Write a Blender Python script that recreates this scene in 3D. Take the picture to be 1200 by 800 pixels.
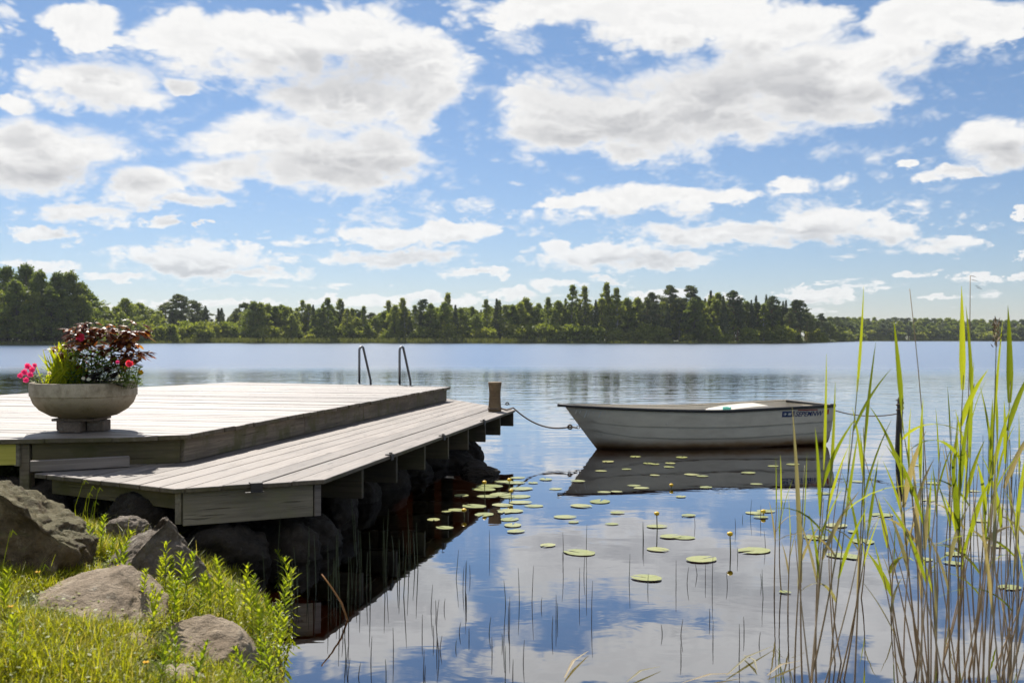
import bpy, bmesh, math, random
from math import sin, cos, pi, radians, sqrt, atan2, exp
from mathutils import Vector, Matrix, noise, Quaternion

for _o in list(bpy.data.objects):
    bpy.data.objects.remove(_o)
SC = bpy.context.scene
COL = SC.collection
rnd = random.Random(7)

# ------------------------------------------------------------------ camera
CAM_H = 1.65          # metres above the lake
FPX = 1167.0          # focal length in photo pixels (35 mm lens, 1200 px wide)
HOR = 396.5           # photo row of the true horizon
cam_d = bpy.data.cameras.new('camera')
cam = bpy.data.objects.new('camera', cam_d)
COL.objects.link(cam)
cam_d.sensor_width = 36.0
cam_d.lens = 35.0
cam_d.clip_start = 0.05
cam_d.clip_end = 6000.0
cam.location = (0, 0, CAM_H)
cam.rotation_euler = (radians(90.0) - math.atan((400.0 - HOR) / FPX), radians(-0.06), 0)
cam_d.dof.use_dof = True
cam_d.dof.focus_distance = 9.0
cam_d.dof.aperture_fstop = 3.6
SC.camera = cam

# ------------------------------------------------------------------ view
SC.view_settings.view_transform = 'Standard'
SC.view_settings.look = 'None'
SC.view_settings.gamma = 1.0
SC.view_settings.exposure = 0.62
SC.view_settings.use_curve_mapping = False
SC.render.engine = 'CYCLES'
SC.cycles.use_denoising = True
SC.cycles.use_adaptive_sampling = True
SC.cycles.adaptive_threshold = 0.015
SC.cycles.adaptive_min_samples = 12
SC.cycles.max_bounces = 8
SC.cycles.transparent_max_bounces = 16
SC.cycles.sample_clamp_indirect = 6.0
SC.cycles.caustics_reflective = False
SC.cycles.caustics_refractive = False

SUN_EL = radians(47.0)
SUN_AZ = radians(-21.0)      # measured from +Y (ahead), negative = to the left


# ------------------------------------------------------------------ node expressions
class G:
    """small helper that writes math node graphs"""
    def __init__(s, nt):
        s.nt = nt

    def n(s, typ, **kw):
        nd = s.nt.nodes.new(typ)
        for k, v in kw.items():
            setattr(nd, k, v)
        return nd

    def put(s, sock, v):
        if isinstance(v, E):
            v = v.s
        if hasattr(v, 'is_output'):
            s.nt.links.new(v, sock)
        else:
            sock.default_value = v

    def m(s, op, a, b=None, c=None, clamp=False):
        nd = s.n('ShaderNodeMath', operation=op)
        nd.use_clamp = clamp
        s.put(nd.inputs[0], a)
        if b is not None:
            s.put(nd.inputs[1], b)
        if c is not None:
            s.put(nd.inputs[2], c)
        return E(s, nd.outputs[0])

    def v(s, op, a, b=None, c=None):
        nd = s.n('ShaderNodeVectorMath', operation=op)
        s.put(nd.inputs[0], a)
        if b is not None:
            s.put(nd.inputs[1], b)
        if c is not None:
            s.put(nd.inputs[2], c)
        return E(s, nd.outputs[1 if op in ('LENGTH', 'DOT_PRODUCT', 'DISTANCE') else 0])

    def xyz(s, x, y, z):
        nd = s.n('ShaderNodeCombineXYZ')
        for i, q in enumerate((x, y, z)):
            s.put(nd.inputs[i], q)
        return E(s, nd.outputs[0])

    def sep(s, v):
        nd = s.n('ShaderNodeSeparateXYZ')
        s.put(nd.inputs[0], v)
        return [E(s, o) for o in nd.outputs]

    def noise(s, vec, scale=1.0, detail=4.0, rough=0.5, out=0, typ='FBM', lac=2.0, dist=0.0, dim='3D'):
        nd = s.n('ShaderNodeTexNoise', noise_dimensions=dim)
        nd.noise_type = typ
        s.put(nd.inputs['Vector'], vec)
        nd.inputs['Scale'].default_value = scale
        nd.inputs['Detail'].default_value = detail
        nd.inputs['Roughness'].default_value = rough
        nd.inputs['Lacunarity'].default_value = lac
        nd.inputs['Distortion'].default_value = dist
        return E(s, nd.outputs[out])

    def ramp(s, x, lo, hi, a=0.0, b=1.0, mode='SMOOTHSTEP'):
        nd = s.n('ShaderNodeMapRange', interpolation_type=mode)
        nd.clamp = True
        for i, q in enumerate((x, lo, hi, a, b)):
            s.put(nd.inputs[i], q)
        return E(s, nd.outputs[0])

    def mix(s, fac, a, b, blend='MIX'):
        nd = s.n('ShaderNodeMix', data_type='RGBA', blend_type=blend)
        nd.clamp_factor = True
        s.put(nd.inputs[0], fac)
        for sock, q in ((nd.inputs[6], a), (nd.inputs[7], b)):
            if isinstance(q, tuple):
                q = (*q[:3], 1.0)
            s.put(sock, q)
        return E(s, nd.outputs[2])


class E:
    def __init__(s, g, sock):
        s.g, s.s = g, sock

    def __add__(s, o): return s.g.m('ADD', s, o)
    __radd__ = __add__
    def __mul__(s, o): return s.g.m('MULTIPLY', s, o)
    __rmul__ = __mul__
    def __sub__(s, o): return s.g.m('SUBTRACT', s, o)
    def __rsub__(s, o): return s.g.m('SUBTRACT', o, s)
    def __truediv__(s, o): return s.g.m('DIVIDE', s, o)


# ------------------------------------------------------------------ world: sky with fair-weather cumulus
def build_world():
    w = bpy.data.worlds.new('World')
    SC.world = w
    w.use_nodes = True
    nt = w.node_tree
    nt.nodes.clear()
    g = G(nt)
    out = g.n('ShaderNodeOutputWorld')
    bg = g.n('ShaderNodeBackground')
    bg.inputs['Strength'].default_value = 0.06
    nt.links.new(bg.outputs[0], out.inputs[0])
    sky = g.n('ShaderNodeTexSky')
    sky.sky_type = 'NISHITA'
    sky.sun_disc = False
    sky.sun_elevation = SUN_EL
    sky.sun_rotation = SUN_AZ
    sky.altitude = 100.0
    sky.air_density = 1.0
    sky.dust_density = 0.15
    sky.ozone_density = 1.5
    skyc = E(g, sky.outputs[0])
    tc = g.n('ShaderNodeTexCoord')
    d = g.v('NORMALIZE', E(g, tc.outputs['Generated']))
    x, y, z = g.sep(d)
    hyp = g.m('SQRT', x * x + y * y)
    K = 57.29578
    az = g.m('ARCTAN2', x, y) * K
    el = g.m('ARCTAN2', z, hyp) * K
    # noise space: stretched sideways as cumulus decks are
    nv = g.xyz(x, y, z * 1.9)
    wv = g.noise(nv, 7.0, 2.0, 0.55, out=1)
    wx, wy, wz = g.sep(wv)
    fine = g.noise(nv, 19.0, 5.0, 0.62)
    def puffs(vec):
        r = None
        for sc, wt in ((21.0, 0.5), (47.0, 0.3), (105.0, 0.2)):
            t = g.m('ABSOLUTE', g.noise(vec, sc, 0.0) - 0.5) * (wt * 4.0)
            r = t if r is None else r + t
        return r
    jv = g.v('MULTIPLY_ADD', wv, (0.05, 0.05, 0.05), nv)
    puff = puffs(jv)
    puff2 = puffs(g.v('ADD', jv, (-0.004, 0.0, 0.013)))
    shrink = g.ramp(el, 2.0, 14.0, 0.35, 1.0)
    ax = az + (wx - 0.5) * 5.0 * shrink + (wz - 0.5) * 1.5 * shrink
    ey = el + (wy - 0.5) * 3.2 * shrink + (fine - 0.5) * 2.2 * shrink
    lowm = g.ramp(el, 5.0, 12.0, 1.0, 0.0)
    lwx, lwy, _ = g.sep(g.noise(g.xyz(x, y, z * 2.0), 38.0, 4.0, 0.6, out=1))
    ax = ax + (lwx - 0.5) * 4.5 * lowm
    ey = ey + (lwy - 0.5) * 1.5 * lowm
    P = g.xyz(ax, ey, 0.0)
    def blobs(lst, P):
        r = None
        for (px, py, rx, ry) in lst:
            t = (px - 600) / FPX
            a0 = math.degrees(math.atan(t))
            h = math.hypot(1, t)
            e0 = math.degrees(math.atan((HOR - py) / FPX / h))
            sa = 1.03 * math.degrees(rx / FPX) / (h * h)
            se = 1.04 * math.degrees(ry / FPX) / h
            q = g.v('MULTIPLY_ADD', P, (1 / sa, 1 / se, 0), (-a0 / sa, -e0 / se, 0))
            ln = g.v('LENGTH', q)
            r = ln if r is None else g.m('SMOOTH_MIN', r, ln, 0.25)
        return r
    clouds = [
        (105, 30, 70, 20), (230, 55, 70, 38), (320, 62, 120, 50), (430, 62, 100, 55), (505, 92, 62, 52), (400, 130, 120, 45),
        (300, 160, 100, 28), (370, 196, 140, 44), (440, 185, 75, 50), (480, 130, 50, 40), (255, 205, 60, 26),
        (110, 102, 100, 32), (15, 122, 30, 14), (60, 172, 130, 36), (30, 195, 120, 35), (170, 215, 60, 24), (205, 238, 62, 12),
        (95, 248, 68, 18), (55, 272, 60, 9), (188, 263, 25, 9), (232, 267, 9, 5), (225, 303, 120, 22), (310, 320, 60, 9), (40, 311, 60, 11),
        (140, 325, 60, 7), (460, 275, 100, 13), (530, 270, 65, 15), (450, 301, 110, 13), (560, 319, 48, 7), (215, 98, 18, 12),
        (720, 140, 150, 52), (640, 130, 75, 48), (830, 118, 150, 60), (950, 88, 130, 55), (1075, 30, 75, 30), (1165, 38, 65, 24), (1010, 110, 70, 25), (1035, 62, 62, 30), (1120, 30, 60, 24),
        (780, 25, 170, 36), (650, 15, 80, 28), (900, 45, 90, 40), (720, 178, 70, 14), (1165, 172, 72, 36), (1120, 208, 50, 8), (1060, 198, 14, 8),
        (1198, 245, 14, 10), (740, 241, 110, 20), (820, 234, 80, 15), (932, 219, 32, 13), (670, 240, 55, 9),
        (840, 278, 120, 18), (960, 264, 75, 26), (1030, 268, 60, 24), (1100, 288, 68, 14), (700, 300, 95, 18), (780, 308, 90, 12),
        (1198, 299, 12, 6), (650, 331, 50, 7), (715, 329, 30, 7), (1075, 322, 30, 7), (1142, 326, 30, 9), (1190, 328, 20, 5),
        (970, 344, 60, 8), (1100, 349, 30, 5), (920, 346, 20, 5), (510, 350, 60, 8), (440, 352, 45, 7), (600, 343, 28, 7), (380, 352, 45, 6),
        (770, 343, 45, 7), (270, 355, 60, 6), (850, 348, 30, 5), (200, 352, 30, 5), (30, 345, 50, 7),
    ]
    r = blobs(clouds, P)
    F = 1.0 - r                                   # >0 inside a cloud
    up = g.ramp(el, 2.0, 16.0, 0.45, 2.3, 'LINEAR')
    Fup = 1.0 - blobs(clouds, g.xyz(ax - 0.3 * up, ey + up, 0.0))    # cloud lying towards the sun above this point
    # open-sky coverage that carries on all round, at the same density
    zc = g.m('MAXIMUM', z, 0.03)
    pl = g.xyz(x / zc, y / zc, 0.0)
    gen = g.noise(pl, 0.42, 6.0, 0.52)
    Fg = (gen - 0.52) * 5.0
    outside = g.m('MAXIMUM', g.ramp(g.m('ABSOLUTE', az), 27.5, 33.0), g.ramp(el, 18.0, 23.0))
    low = g.ramp(el, -1.0, 2.0)
    F = F * (1.0 - outside) + Fg * outside
    # thin small puffs near the horizon
    hz = g.noise(g.xyz(az * 0.16, el * 0.95, 3.3), 1.6, 5.0, 0.55)
    hzm = g.ramp(el, 0.5, 1.8) * g.ramp(el, 3.2, 6.0, 1.0, 0.0)
    Fh = (hz - 0.60) * 3.0 * hzm
    F = g.m('MAXIMUM', F, Fh)
    F = g.m('MINIMUM', F, F * 5.0)
    lown = (g.noise(g.xyz(x, y, z * 2.2), 60.0, 4.0, 0.6) - 0.5) * g.ramp(el, 4.0, 11.0, 1.5, 0.0)
    dens = F * 1.1 + 0.02 + lown * 0.7 + (fine - 0.5) * 0.85 + (puff - 0.4) * 0.42
    Tup = (Fup * (1.0 - outside) + Fg * outside) * 1.1 + (puff2 - 0.4) * 0.6 + (fine - 0.5) * 0.3
    alpha = g.ramp(dens, 0.02, g.ramp(Tup, -0.5, 0.2, 0.36, 0.58))
    alpha = alpha * low * g.ramp(el, 0.0, 9.0, 0.78, 1.0)
    # shading: grey where the photo's clouds are thick, brighter at lobes turned to the light
    greys = [(400, 95, 85, 26), (330, 110, 70, 14), (410, 200, 90, 16), (60, 200, 120, 20), (110, 112, 60, 10), (690, 112, 130, 34), (780, 120, 150, 30),
             (720, 150, 110, 18), (860, 100, 110, 28), (960, 100, 80, 18), (1170, 180, 60, 14), (740, 303, 60, 6), (960, 282, 70, 7), (900, 272, 70, 6), (240, 312, 80, 6), (460, 305, 80, 4)]
    gr = g.ramp(blobs(greys, P), 1.25, 0.0)
    gen_grey = g.ramp(Fg, 0.35, 1.3) * outside
    gr = g.m('MAXIMUM', gr, gen_grey)
    lobe = g.ramp(puff - puff2, -0.30, 0.30)
    mid = g.noise(nv, 11.0, 3.0, 0.5)
    inner = g.ramp(dens, 0.15, 0.95)
    body = g.ramp(Tup, -0.10, 0.75) * inner
    shade = body * 0.40 + gr * (0.55 + 1.0 * (mid - 0.3)) * 0.42 + (1.0 - lobe) * 0.16 * inner
    shade = g.m('MULTIPLY', shade, g.ramp(dens, 0.0, 0.6), clamp=True)
    ccol = g.mix(shade, (10.3, 10.25, 10.15), (4.9, 5.0, 5.35))
    # sky colour: tame the sunward brightening a little
    tint = g.mix(g.ramp(el, 0.5, 17.0, mode='LINEAR'), (0.74, 0.785, 0.99), (0.80, 0.90, 1.02))
    skyc = g.mix(1.0, skyc, tint, 'MULTIPLY')
    col = g.mix(alpha, skyc, ccol)
    nt.links.new(col.s, bg.inputs['Color'])
    w.cycles.sampling_method = 'MANUAL'
    w.cycles.sample_map_resolution = 1024

build_world()

sun_d = bpy.data.lights.new('sun', 'SUN')
sun_d.energy = 4.8
sun_d.angle = radians(0.53)
sun_d.color = (1.0, 0.95, 0.87)
sun = bpy.data.objects.new('sun', sun_d)
COL.objects.link(sun)
_sd = Vector((sin(SUN_AZ) * cos(SUN_EL), cos(SUN_AZ) * cos(SUN_EL), sin(SUN_EL)))
sun.rotation_euler = (-_sd).to_track_quat('-Z', 'Y').to_euler()
sun.location = _sd * 60


# ------------------------------------------------------------------ mesh helpers
def gp(px, py, z=0.0):
    """photo pixel -> point on the level z"""
    d = FPX * (CAM_H - z) / (py - HOR)
    return Vector(((px - 600.0) / FPX * d, d, z))


def pd(px, py, d):
    """photo pixel at a known distance d ahead"""
    return Vector(((px - 600.0) / FPX * d, d, CAM_H - (py - HOR) / FPX * d))


class MB:
    def __init__(s):
        s.v, s.f, s.mi = [], [], []

    def add(s, vs, fs, m=0):
        o = len(s.v)
        s.v.extend([tuple(q) for q in vs])
        s.f.extend([tuple(i + o for i in q) for q in fs])
        s.mi.extend([m] * len(fs))
        return s

    def box(s, c, size, M=None, m=0):
        hx, hy, hz = size[0] / 2, size[1] / 2, size[2] / 2
        vs = [Vector((c[0] + sx * hx, c[1] + sy * hy, c[2] + sz * hz)) for sz in (-1, 1) for sy in (-1, 1) for sx in (-1, 1)]
        if M is not None:
            vs = [M @ q for q in vs]
        return s.add(vs, [(0, 2, 3, 1), (4, 5, 7, 6), (0, 1, 5, 4), (2, 6, 7, 3), (0, 4, 6, 2), (1, 3, 7, 5)], m)

    def prism(s, poly, z0, z1, m=0):
        """poly counter-clockwise in xy"""
        n = len(poly)
        a = sum(poly[i][0] * poly[(i + 1) % n][1] - poly[(i + 1) % n][0] * poly[i][1] for i in range(n))
        if a < 0:
            poly = poly[::-1]
        vs = [(p[0], p[1], z0) for p in poly] + [(p[0], p[1], z1) for p in poly]
        fs = [tuple(range(n - 1, -1, -1)), tuple(range(n, 2 * n))]
        for i in range(n):
            j = (i + 1) % n
            fs.append((i, j, j + n, i + n))
        return s.add(vs, fs, m)

    def tube(s, pts, rad, n=6, m=0, cap=True):
        pts = [Vector(p) for p in pts]
        if not hasattr(rad, '__len__'):
            rad = [rad] * len(pts)
        vs, fs = [], []
        prev = None
        for i, p in enumerate(pts):
            t = (pts[min(i + 1, len(pts) - 1)] - pts[max(i - 1, 0)])
            t = t.normalized() if t.length > 1e-9 else Vector((0, 0, 1))
            if prev is None:
                ref = Vector((1, 0, 0)) if abs(t.x) < 0.8 else Vector((0, 1, 0))
                a = (ref - t * ref.dot(t)).normalized()
            else:
                a = (prev - t * prev.dot(t))
                a = a.normalized() if a.length > 1e-6 else Vector((1, 0, 0))
            prev = a
            b = t.cross(a)
            for k in range(n):
                q = 2 * pi * k / n
                vs.append(p + (a * cos(q) + b * sin(q)) * rad[i])
        for i in range(len(pts) - 1):
            for k in range(n):
                l = (k + 1) % n
                fs.append((i * n + k, i * n + l, (i + 1) * n + l, (i + 1) * n + k))
        if cap:
            fs.append(tuple(range(n - 1, -1, -1)))
            fs.append(tuple((len(pts) - 1) * n + k for k in range(n)))
        return s.add(vs, fs, m)

    def lathe(s, prof, n=32, c=(0, 0, 0), m=0, wob=0.0):
        vs, fs = [], []
        for (r, z) in prof:
            for k in range(n):
                q = 2 * pi * k / n
                rr = r * (1 + wob * noise.noise(Vector((cos(q) * 1.3, sin(q) * 1.3, z * 4))))
                vs.append((c[0] + rr * cos(q), c[1] + rr * sin(q), c[2] + z))
        for i in range(len(prof) - 1):
            for k in range(n):
                l = (k + 1) % n
                fs.append((i * n + k, i * n + l, (i + 1) * n + l, (i + 1) * n + k))
        fs.append(tuple(range(n - 1, -1, -1)))
        fs.append(tuple((len(prof) - 1) * n + k for k in range(n)))
        return s.add(vs, fs, m)

    def strap(s, pts, widths, side, m=0, fold=0.0):
        """ribbon through pts, widths across the side vector, optional V fold"""
        vs, fs = [], []
        for i, p in enumerate(pts):
            p = Vector(p)
            sd = Vector(side[i] if isinstance(side, list) else side).normalized()
            t = (Vector(pts[min(i + 1, len(pts) - 1)]) - Vector(pts[max(i - 1, 0)]))
            nn = t.cross(sd)
            nn = nn.normalized() if nn.length > 1e-9 else Vector((0, 0, 1))
            w = widths[i] / 2
            if fold:
                vs += [p - sd * w + nn * fold * w, p, p + sd * w + nn * fold * w]
            else:
                vs += [p - sd * w, p + sd * w]
        k = 3 if fold else 2
        for i in range(len(pts) - 1):
            for j in range(k - 1):
                a = i * k + j
                fs.append((a, a + 1, a + k + 1, a + k))
        return s.add(vs, fs, m)

    def mesh(s, name, mats, smooth=False):
        me = bpy.data.meshes.new(name)
        me.from_pydata(s.v, [], s.f)
        for q in (mats if isinstance(mats, (list, tuple)) else [mats]):
            me.materials.append(q)
        if any(s.mi):
            me.polygons.foreach_set('material_index', s.mi)
        if smooth:
            me.polygons.foreach_set('use_smooth', [True] * len(me.polygons))
        me.update()
        return me


def link(o, parent=None):
    COL.objects.link(o)
    if parent is not None:
        o.parent = parent
    return o


def obj(name, mb, mat, parent=None, loc=None, rz=None, smooth=False, bevel=0.0):
    me = mb.mesh(name, mat, smooth) if isinstance(mb, MB) else mb
    if bevel:
        bm = bmesh.new()
        bm.from_mesh(me)
        bmesh.ops.remove_doubles(bm, verts=bm.verts, dist=1e-5)
        bmesh.ops.bevel(bm, geom=[e for e in bm.edges if e.calc_face_angle(0) > 0.5], offset=bevel, segments=1, affect='EDGES', profile=0.5)
        bm.to_mesh(me)
        bm.free()
    o = bpy.data.objects.new(name, me)
    if loc is not None:
        o.location = loc
    if rz is not None:
        o.rotation_euler = (0, 0, rz)
    return link(o, parent)


def empty(name, loc=(0, 0, 0), rz=0.0):
    o = bpy.data.objects.new(name, None)
    o.empty_display_size = 0.1
    o.location = loc
    o.rotation_euler = (0, 0, rz)
    return link(o)


def tag(o, label=None, cat=None, group=None, kind=None):
    if label: o['label'] = label
    if cat: o['category'] = cat
    if group: o['group'] = group
    if kind: o['kind'] = kind
    return o


def copy_tree(o, kids, parent=None):
    c = o.copy()
    COL.objects.link(c)
    for k in kids:
        q = k.copy()
        COL.objects.link(q)
        q.parent = c
    return c


# ------------------------------------------------------------------ materials
def mat(name):
    m = bpy.data.materials.new(name)
    m.use_nodes = True
    nt = m.node_tree
    nt.nodes.clear()
    g = G(nt)
    out = g.n('ShaderNodeOutputMaterial')
    b = g.n('ShaderNodeBsdfPrincipled')
    nt.links.new(b.outputs[0], out.inputs[0])
    return m, g, b, out


def bump(g, b, h, dist, strength=1.0):
    n = g.n('ShaderNodeBump')
    n.inputs['Strength'].default_value = strength
    n.inputs['Distance'].default_value = dist
    g.put(n.inputs['Height'], h)
    g.nt.links.new(n.outputs[0], b.inputs['Normal'])
    return n


def objco(g):
    return E(g, g.n('ShaderNodeTexCoord').outputs['Object'])


def orand(g):
    return E(g, g.n('ShaderNodeObjectInfo').outputs['Random'])


def wpos(g):
    return E(g, g.n('ShaderNodeNewGeometry').outputs['Position'])


def island(g):
    return E(g, g.n('ShaderNodeNewGeometry').outputs['Random Per Island'])


def m_wood(name, c1, c2, rough=0.6, moss=None, stain=0.5, spec=0.4, scale=1.0):
    """weathered board: grain runs along the object's local x axis"""
    m, g, b, out = mat(name)
    co = objco(g)
    r = orand(g)
    off = g.xyz(r * 37.0, r * 11.0, r * 5.0)
    p = g.v('ADD', co, off)
    gr = g.noise(g.v('MULTIPLY', p, (1.6 * scale, 34 * scale, 34 * scale)), 1.0, 5.0, 0.65, dist=0.6)
    big = g.noise(g.v('MULTIPLY', p, (0.9, 4.0, 4.0)), 1.0, 4.0, 0.6)
    crack = g.noise(g.v('MULTIPLY', p, (2.2 * scale, 75 * scale, 75 * scale)), 1.0, 2.0, 0.5)
    ck = g.ramp(crack, 0.66, 0.74)
    col = g.mix(g.ramp(gr, 0.28, 0.72), c1, c2)
    col = g.mix(g.ramp(big, 0.42, 0.72) * stain, col, tuple(q * 0.55 for q in c1))
    col = g.mix(ck * 0.7, col, tuple(q * 0.35 for q in c1))
    vo = g.n('ShaderNodeTexVoronoi', feature='F1')
    g.put(vo.inputs['Vector'], g.v('MULTIPLY', p, (1.7, 8.5, 8.5)))
    vo.inputs['Scale'].default_value = 1.0
    kr, _, _ = g.sep(E(g, vo.outputs['Color']))
    knot = g.ramp(E(g, vo.outputs['Distance']), 0.17, 0.07) * g.ramp(kr, 0.5, 0.55)
    col = g.mix(knot * 0.75, col, tuple(q * 0.4 for q in c1))
    v = 0.76 + r * 0.48
    col = g.mix(1.0, col, g.xyz(v, v, v), 'MULTIPLY')
    if moss:
        ms = g.noise(p, 3.5, 5.0, 0.65)
        col = g.mix(g.ramp(ms, 0.45, 0.65) * moss[1], col, moss[0])
    g.put(b.inputs['Base Color'], col)
    g.put(b.inputs['Roughness'], g.ramp(gr, 0.2, 0.8, rough - 0.08, rough + 0.15))
    b.inputs['Specular IOR Level'].default_value = spec
    bump(g, b, gr * 0.6 + big * 0.4 - ck * 1.2, 0.004, 0.9)
    return m


def m_leaf(name, c1, c2, c3=None, trans=0.45, rough=0.5, obvar=0.25, grad=None):
    """leaf: diffuse and translucent, colour varies by leaf and by plant"""
    m, g, b, out = mat(name)
    isl = island(g)
    r = orand(g)
    col = g.mix(isl, c1, c2)
    if c3:
        col = g.mix(g.ramp(isl, 0.82, 0.9), col, c3)
    if grad:
        x, y, z = g.sep(objco(g))
        col = g.mix(g.ramp(z, grad[0], grad[1]), grad[2], col)
    v = (1.0 - obvar) + r * (2 * obvar)
    col = g.mix(1.0, col, g.xyz(v * (0.92 + 0.16 * r), v, v), 'MULTIPLY')
    g.put(b.inputs['Base Color'], col)
    b.inputs['Roughness'].default_value = rough
    b.inputs['Specular IOR Level'].default_value = 0.3
    tr = g.n('ShaderNodeBsdfTranslucent')
    g.put(tr.inputs['Color'], g.mix(1.0, col, (1.25, 1.2, 0.55), 'MULTIPLY'))
    mx = g.n('ShaderNodeMixShader')
    mx.inputs[0].default_value = trans
    g.nt.links.new(b.outputs[0], mx.inputs[1])
    g.nt.links.new(tr.outputs[0], mx.inputs[2])
    g.nt.links.new(mx.outputs[0], out.inputs[0])
    return m


def m_plain(name, c, rough=0.5, metal=0.0, var=0.15, scale=30.0, bumpd=0.0, spec=0.5):
    m, g, b, out = mat(name)
    n = g.noise(objco(g), scale, 5.0, 0.6)
    col = g.mix(n, tuple(q * (1 - var) for q in c), tuple(min(1, q * (1 + var)) for q in c))
    g.put(b.inputs['Base Color'], col)
    b.inputs['Roughness'].default_value = rough
    b.inputs['Metallic'].default_value = metal
    b.inputs['Specular IOR Level'].default_value = spec
    if bumpd:
        bump(g, b, n, bumpd)
    return m


def m_rock(name, c1, c2, lichen=(0.46, 0.42, 0.33), moss=0.0):
    m, g, b, out = mat(name)
    co = objco(g)
    r = orand(g)
    p = g.v('ADD', co, g.xyz(r * 13.0, r * 7.0, 0.0))
    a = g.noise(p, 5.0, 7.0, 0.65)
    f = g.noise(p, 60.0, 4.0, 0.7)
    l = g.noise(p, 11.0, 6.0, 0.7)
    col = g.mix(g.ramp(a, 0.3, 0.7), c1, c2)
    col = g.mix(g.ramp(l, 0.56, 0.66) * 0.6, col, lichen)
    col = g.mix(g.ramp(f, 0.35, 0.7) * 0.35, col, tuple(q * 0.45 for q in c1))
    if moss:
        nz = E(g, g.n('ShaderNodeNewGeometry').outputs['Normal'])
        _, _, zz = g.sep(nz)
        mm = g.ramp(zz + (a - 0.5) * 1.4, 0.35, 0.9) * moss
        col = g.mix(mm, col, (0.07, 0.085, 0.02))
    g.put(b.inputs['Base Color'], col)
    b.inputs['Roughness'].default_value = 0.82
    b.inputs['Specular IOR Level'].default_value = 0.3
    bump(g, b, a * 0.5 + l * 0.4 + f * 0.28, 0.055, 1.0)
    return m


M_DECK_UP = m_wood('weathered_deck', (0.20, 0.168, 0.142), (0.36, 0.316, 0.276), rough=0.5, stain=0.7, spec=0.42)
M_DECK_LOW = m_wood('weathered_deck_low', (0.165, 0.139, 0.118), (0.285, 0.245, 0.212), rough=0.64, stain=0.55)
M_EDGE = m_wood('deck_board_edge', (0.10, 0.08, 0.055), (0.19, 0.155, 0.11), rough=0.8, moss=((0.08, 0.075, 0.025), 0.7), stain=0.6)  # mossy end grain, with the shade on the board sides put into the colour
M_FASCIA = m_wood('mossy_fascia', (0.13, 0.10, 0.068), (0.26, 0.21, 0.15), rough=0.75, moss=((0.10, 0.095, 0.03), 0.8), stain=0.8)
M_FASCIA_OLIVE = m_wood('olive_fascia', (0.10, 0.08, 0.04), (0.17, 0.14, 0.07), rough=0.75, moss=((0.085, 0.08, 0.02), 0.7), stain=0.5)
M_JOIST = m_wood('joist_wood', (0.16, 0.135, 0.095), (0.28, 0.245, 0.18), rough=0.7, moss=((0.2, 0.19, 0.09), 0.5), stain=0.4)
M_JOIST_D = m_wood('shaded_joist_wood', (0.05, 0.04, 0.025), (0.10, 0.08, 0.052), rough=0.8, moss=((0.07, 0.065, 0.025), 0.5), stain=0.5)  # joist wood darkened so its colour carries the shade under the deck
M_YELLOW = m_wood('sunlit_treated_wood', (0.42, 0.36, 0.06), (0.52, 0.46, 0.10), rough=0.6, stain=0.2)  # new treated wood; the sunlight on this board is painted into its yellow
M_POST = m_wood('post_wood', (0.22, 0.14, 0.07), (0.36, 0.25, 0.13), rough=0.7, stain=0.6)
M_STAKE = m_wood('stake_wood', (0.05, 0.042, 0.034), (0.11, 0.095, 0.08), rough=0.8, stain=0.5)
M_ROCK = m_rock('granite', (0.20, 0.145, 0.09), (0.38, 0.30, 0.21))
M_ROCK_DARK = m_rock('dark_granite', (0.10, 0.078, 0.055), (0.23, 0.185, 0.14))
M_ROCK_SHADED = m_rock('shaded_granite', (0.022, 0.017, 0.012), (0.055, 0.044, 0.033), lichen=(0.07, 0.06, 0.05))  # granite painted near black to hold the shade beneath the dock
M_ROCK_MOSS = m_rock('mossy_granite', (0.075, 0.052, 0.025), (0.21, 0.15, 0.08), moss=0.4, lichen=(0.30, 0.24, 0.15))
M_STEEL = m_plain('brushed_steel', (0.20, 0.20, 0.20), rough=0.5, metal=1.0, var=0.1)
M_IRON = m_plain('dark_iron', (0.06, 0.055, 0.05), rough=0.6, metal=0.6, var=0.3)
M_ROPE = m_plain('rope', (0.16, 0.12, 0.085), rough=0.9, var=0.5, scale=60.0)
M_BARK = m_plain('bark', (0.11, 0.09, 0.07), rough=0.9, var=0.5, scale=3.0)
M_PINEBARK = m_plain('pine_bark', (0.22, 0.12, 0.065), rough=0.9, var=0.5, scale=3.0)
M_BIRCHBARK = m_plain('birch_bark', (0.45, 0.43, 0.40), rough=0.8, var=0.4, scale=4.0)


# ------------------------------------------------------------------ setting: lake, banks, far land
SHORE = [(-40.0, 16.0), (-12.0, 12.0), (-7.0, 10.6), (-4.6, 9.3), (-3.0, 8.3), (-2.05, 7.3), (-1.55, 6.35), (-1.22, 5.4), (-1.02, 4.6), (-0.7, 3.7), (0.2, 3.05), (1.6, 2.75), (3.2, 2.6), (5.0, 2.2), (9.0, 2.4), (14.0, 3.2), (40.0, 6.0)]


def shore_dist(x, y):
    """signed distance to the near shoreline, positive on land (towards the camera / left)"""
    best, sg = 1e9, 1.0
    for (ax, ay), (bx, by) in zip(SHORE[:-1], SHORE[1:]):
        dx, dy = bx - ax, by - ay
        t = max(0.0, min(1.0, ((x - ax) * dx + (y - ay) * dy) / (dx * dx + dy * dy)))
        qx, qy = x - ax - t * dx, y - ay - t * dy
        dd = qx * qx + qy * qy
        if dd < best:
            best = dd
            sg = 1.0 if (dx * (y - ay) - dy * (x - ax)) < 0 else -1.0
    return sg * sqrt(best)


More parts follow.
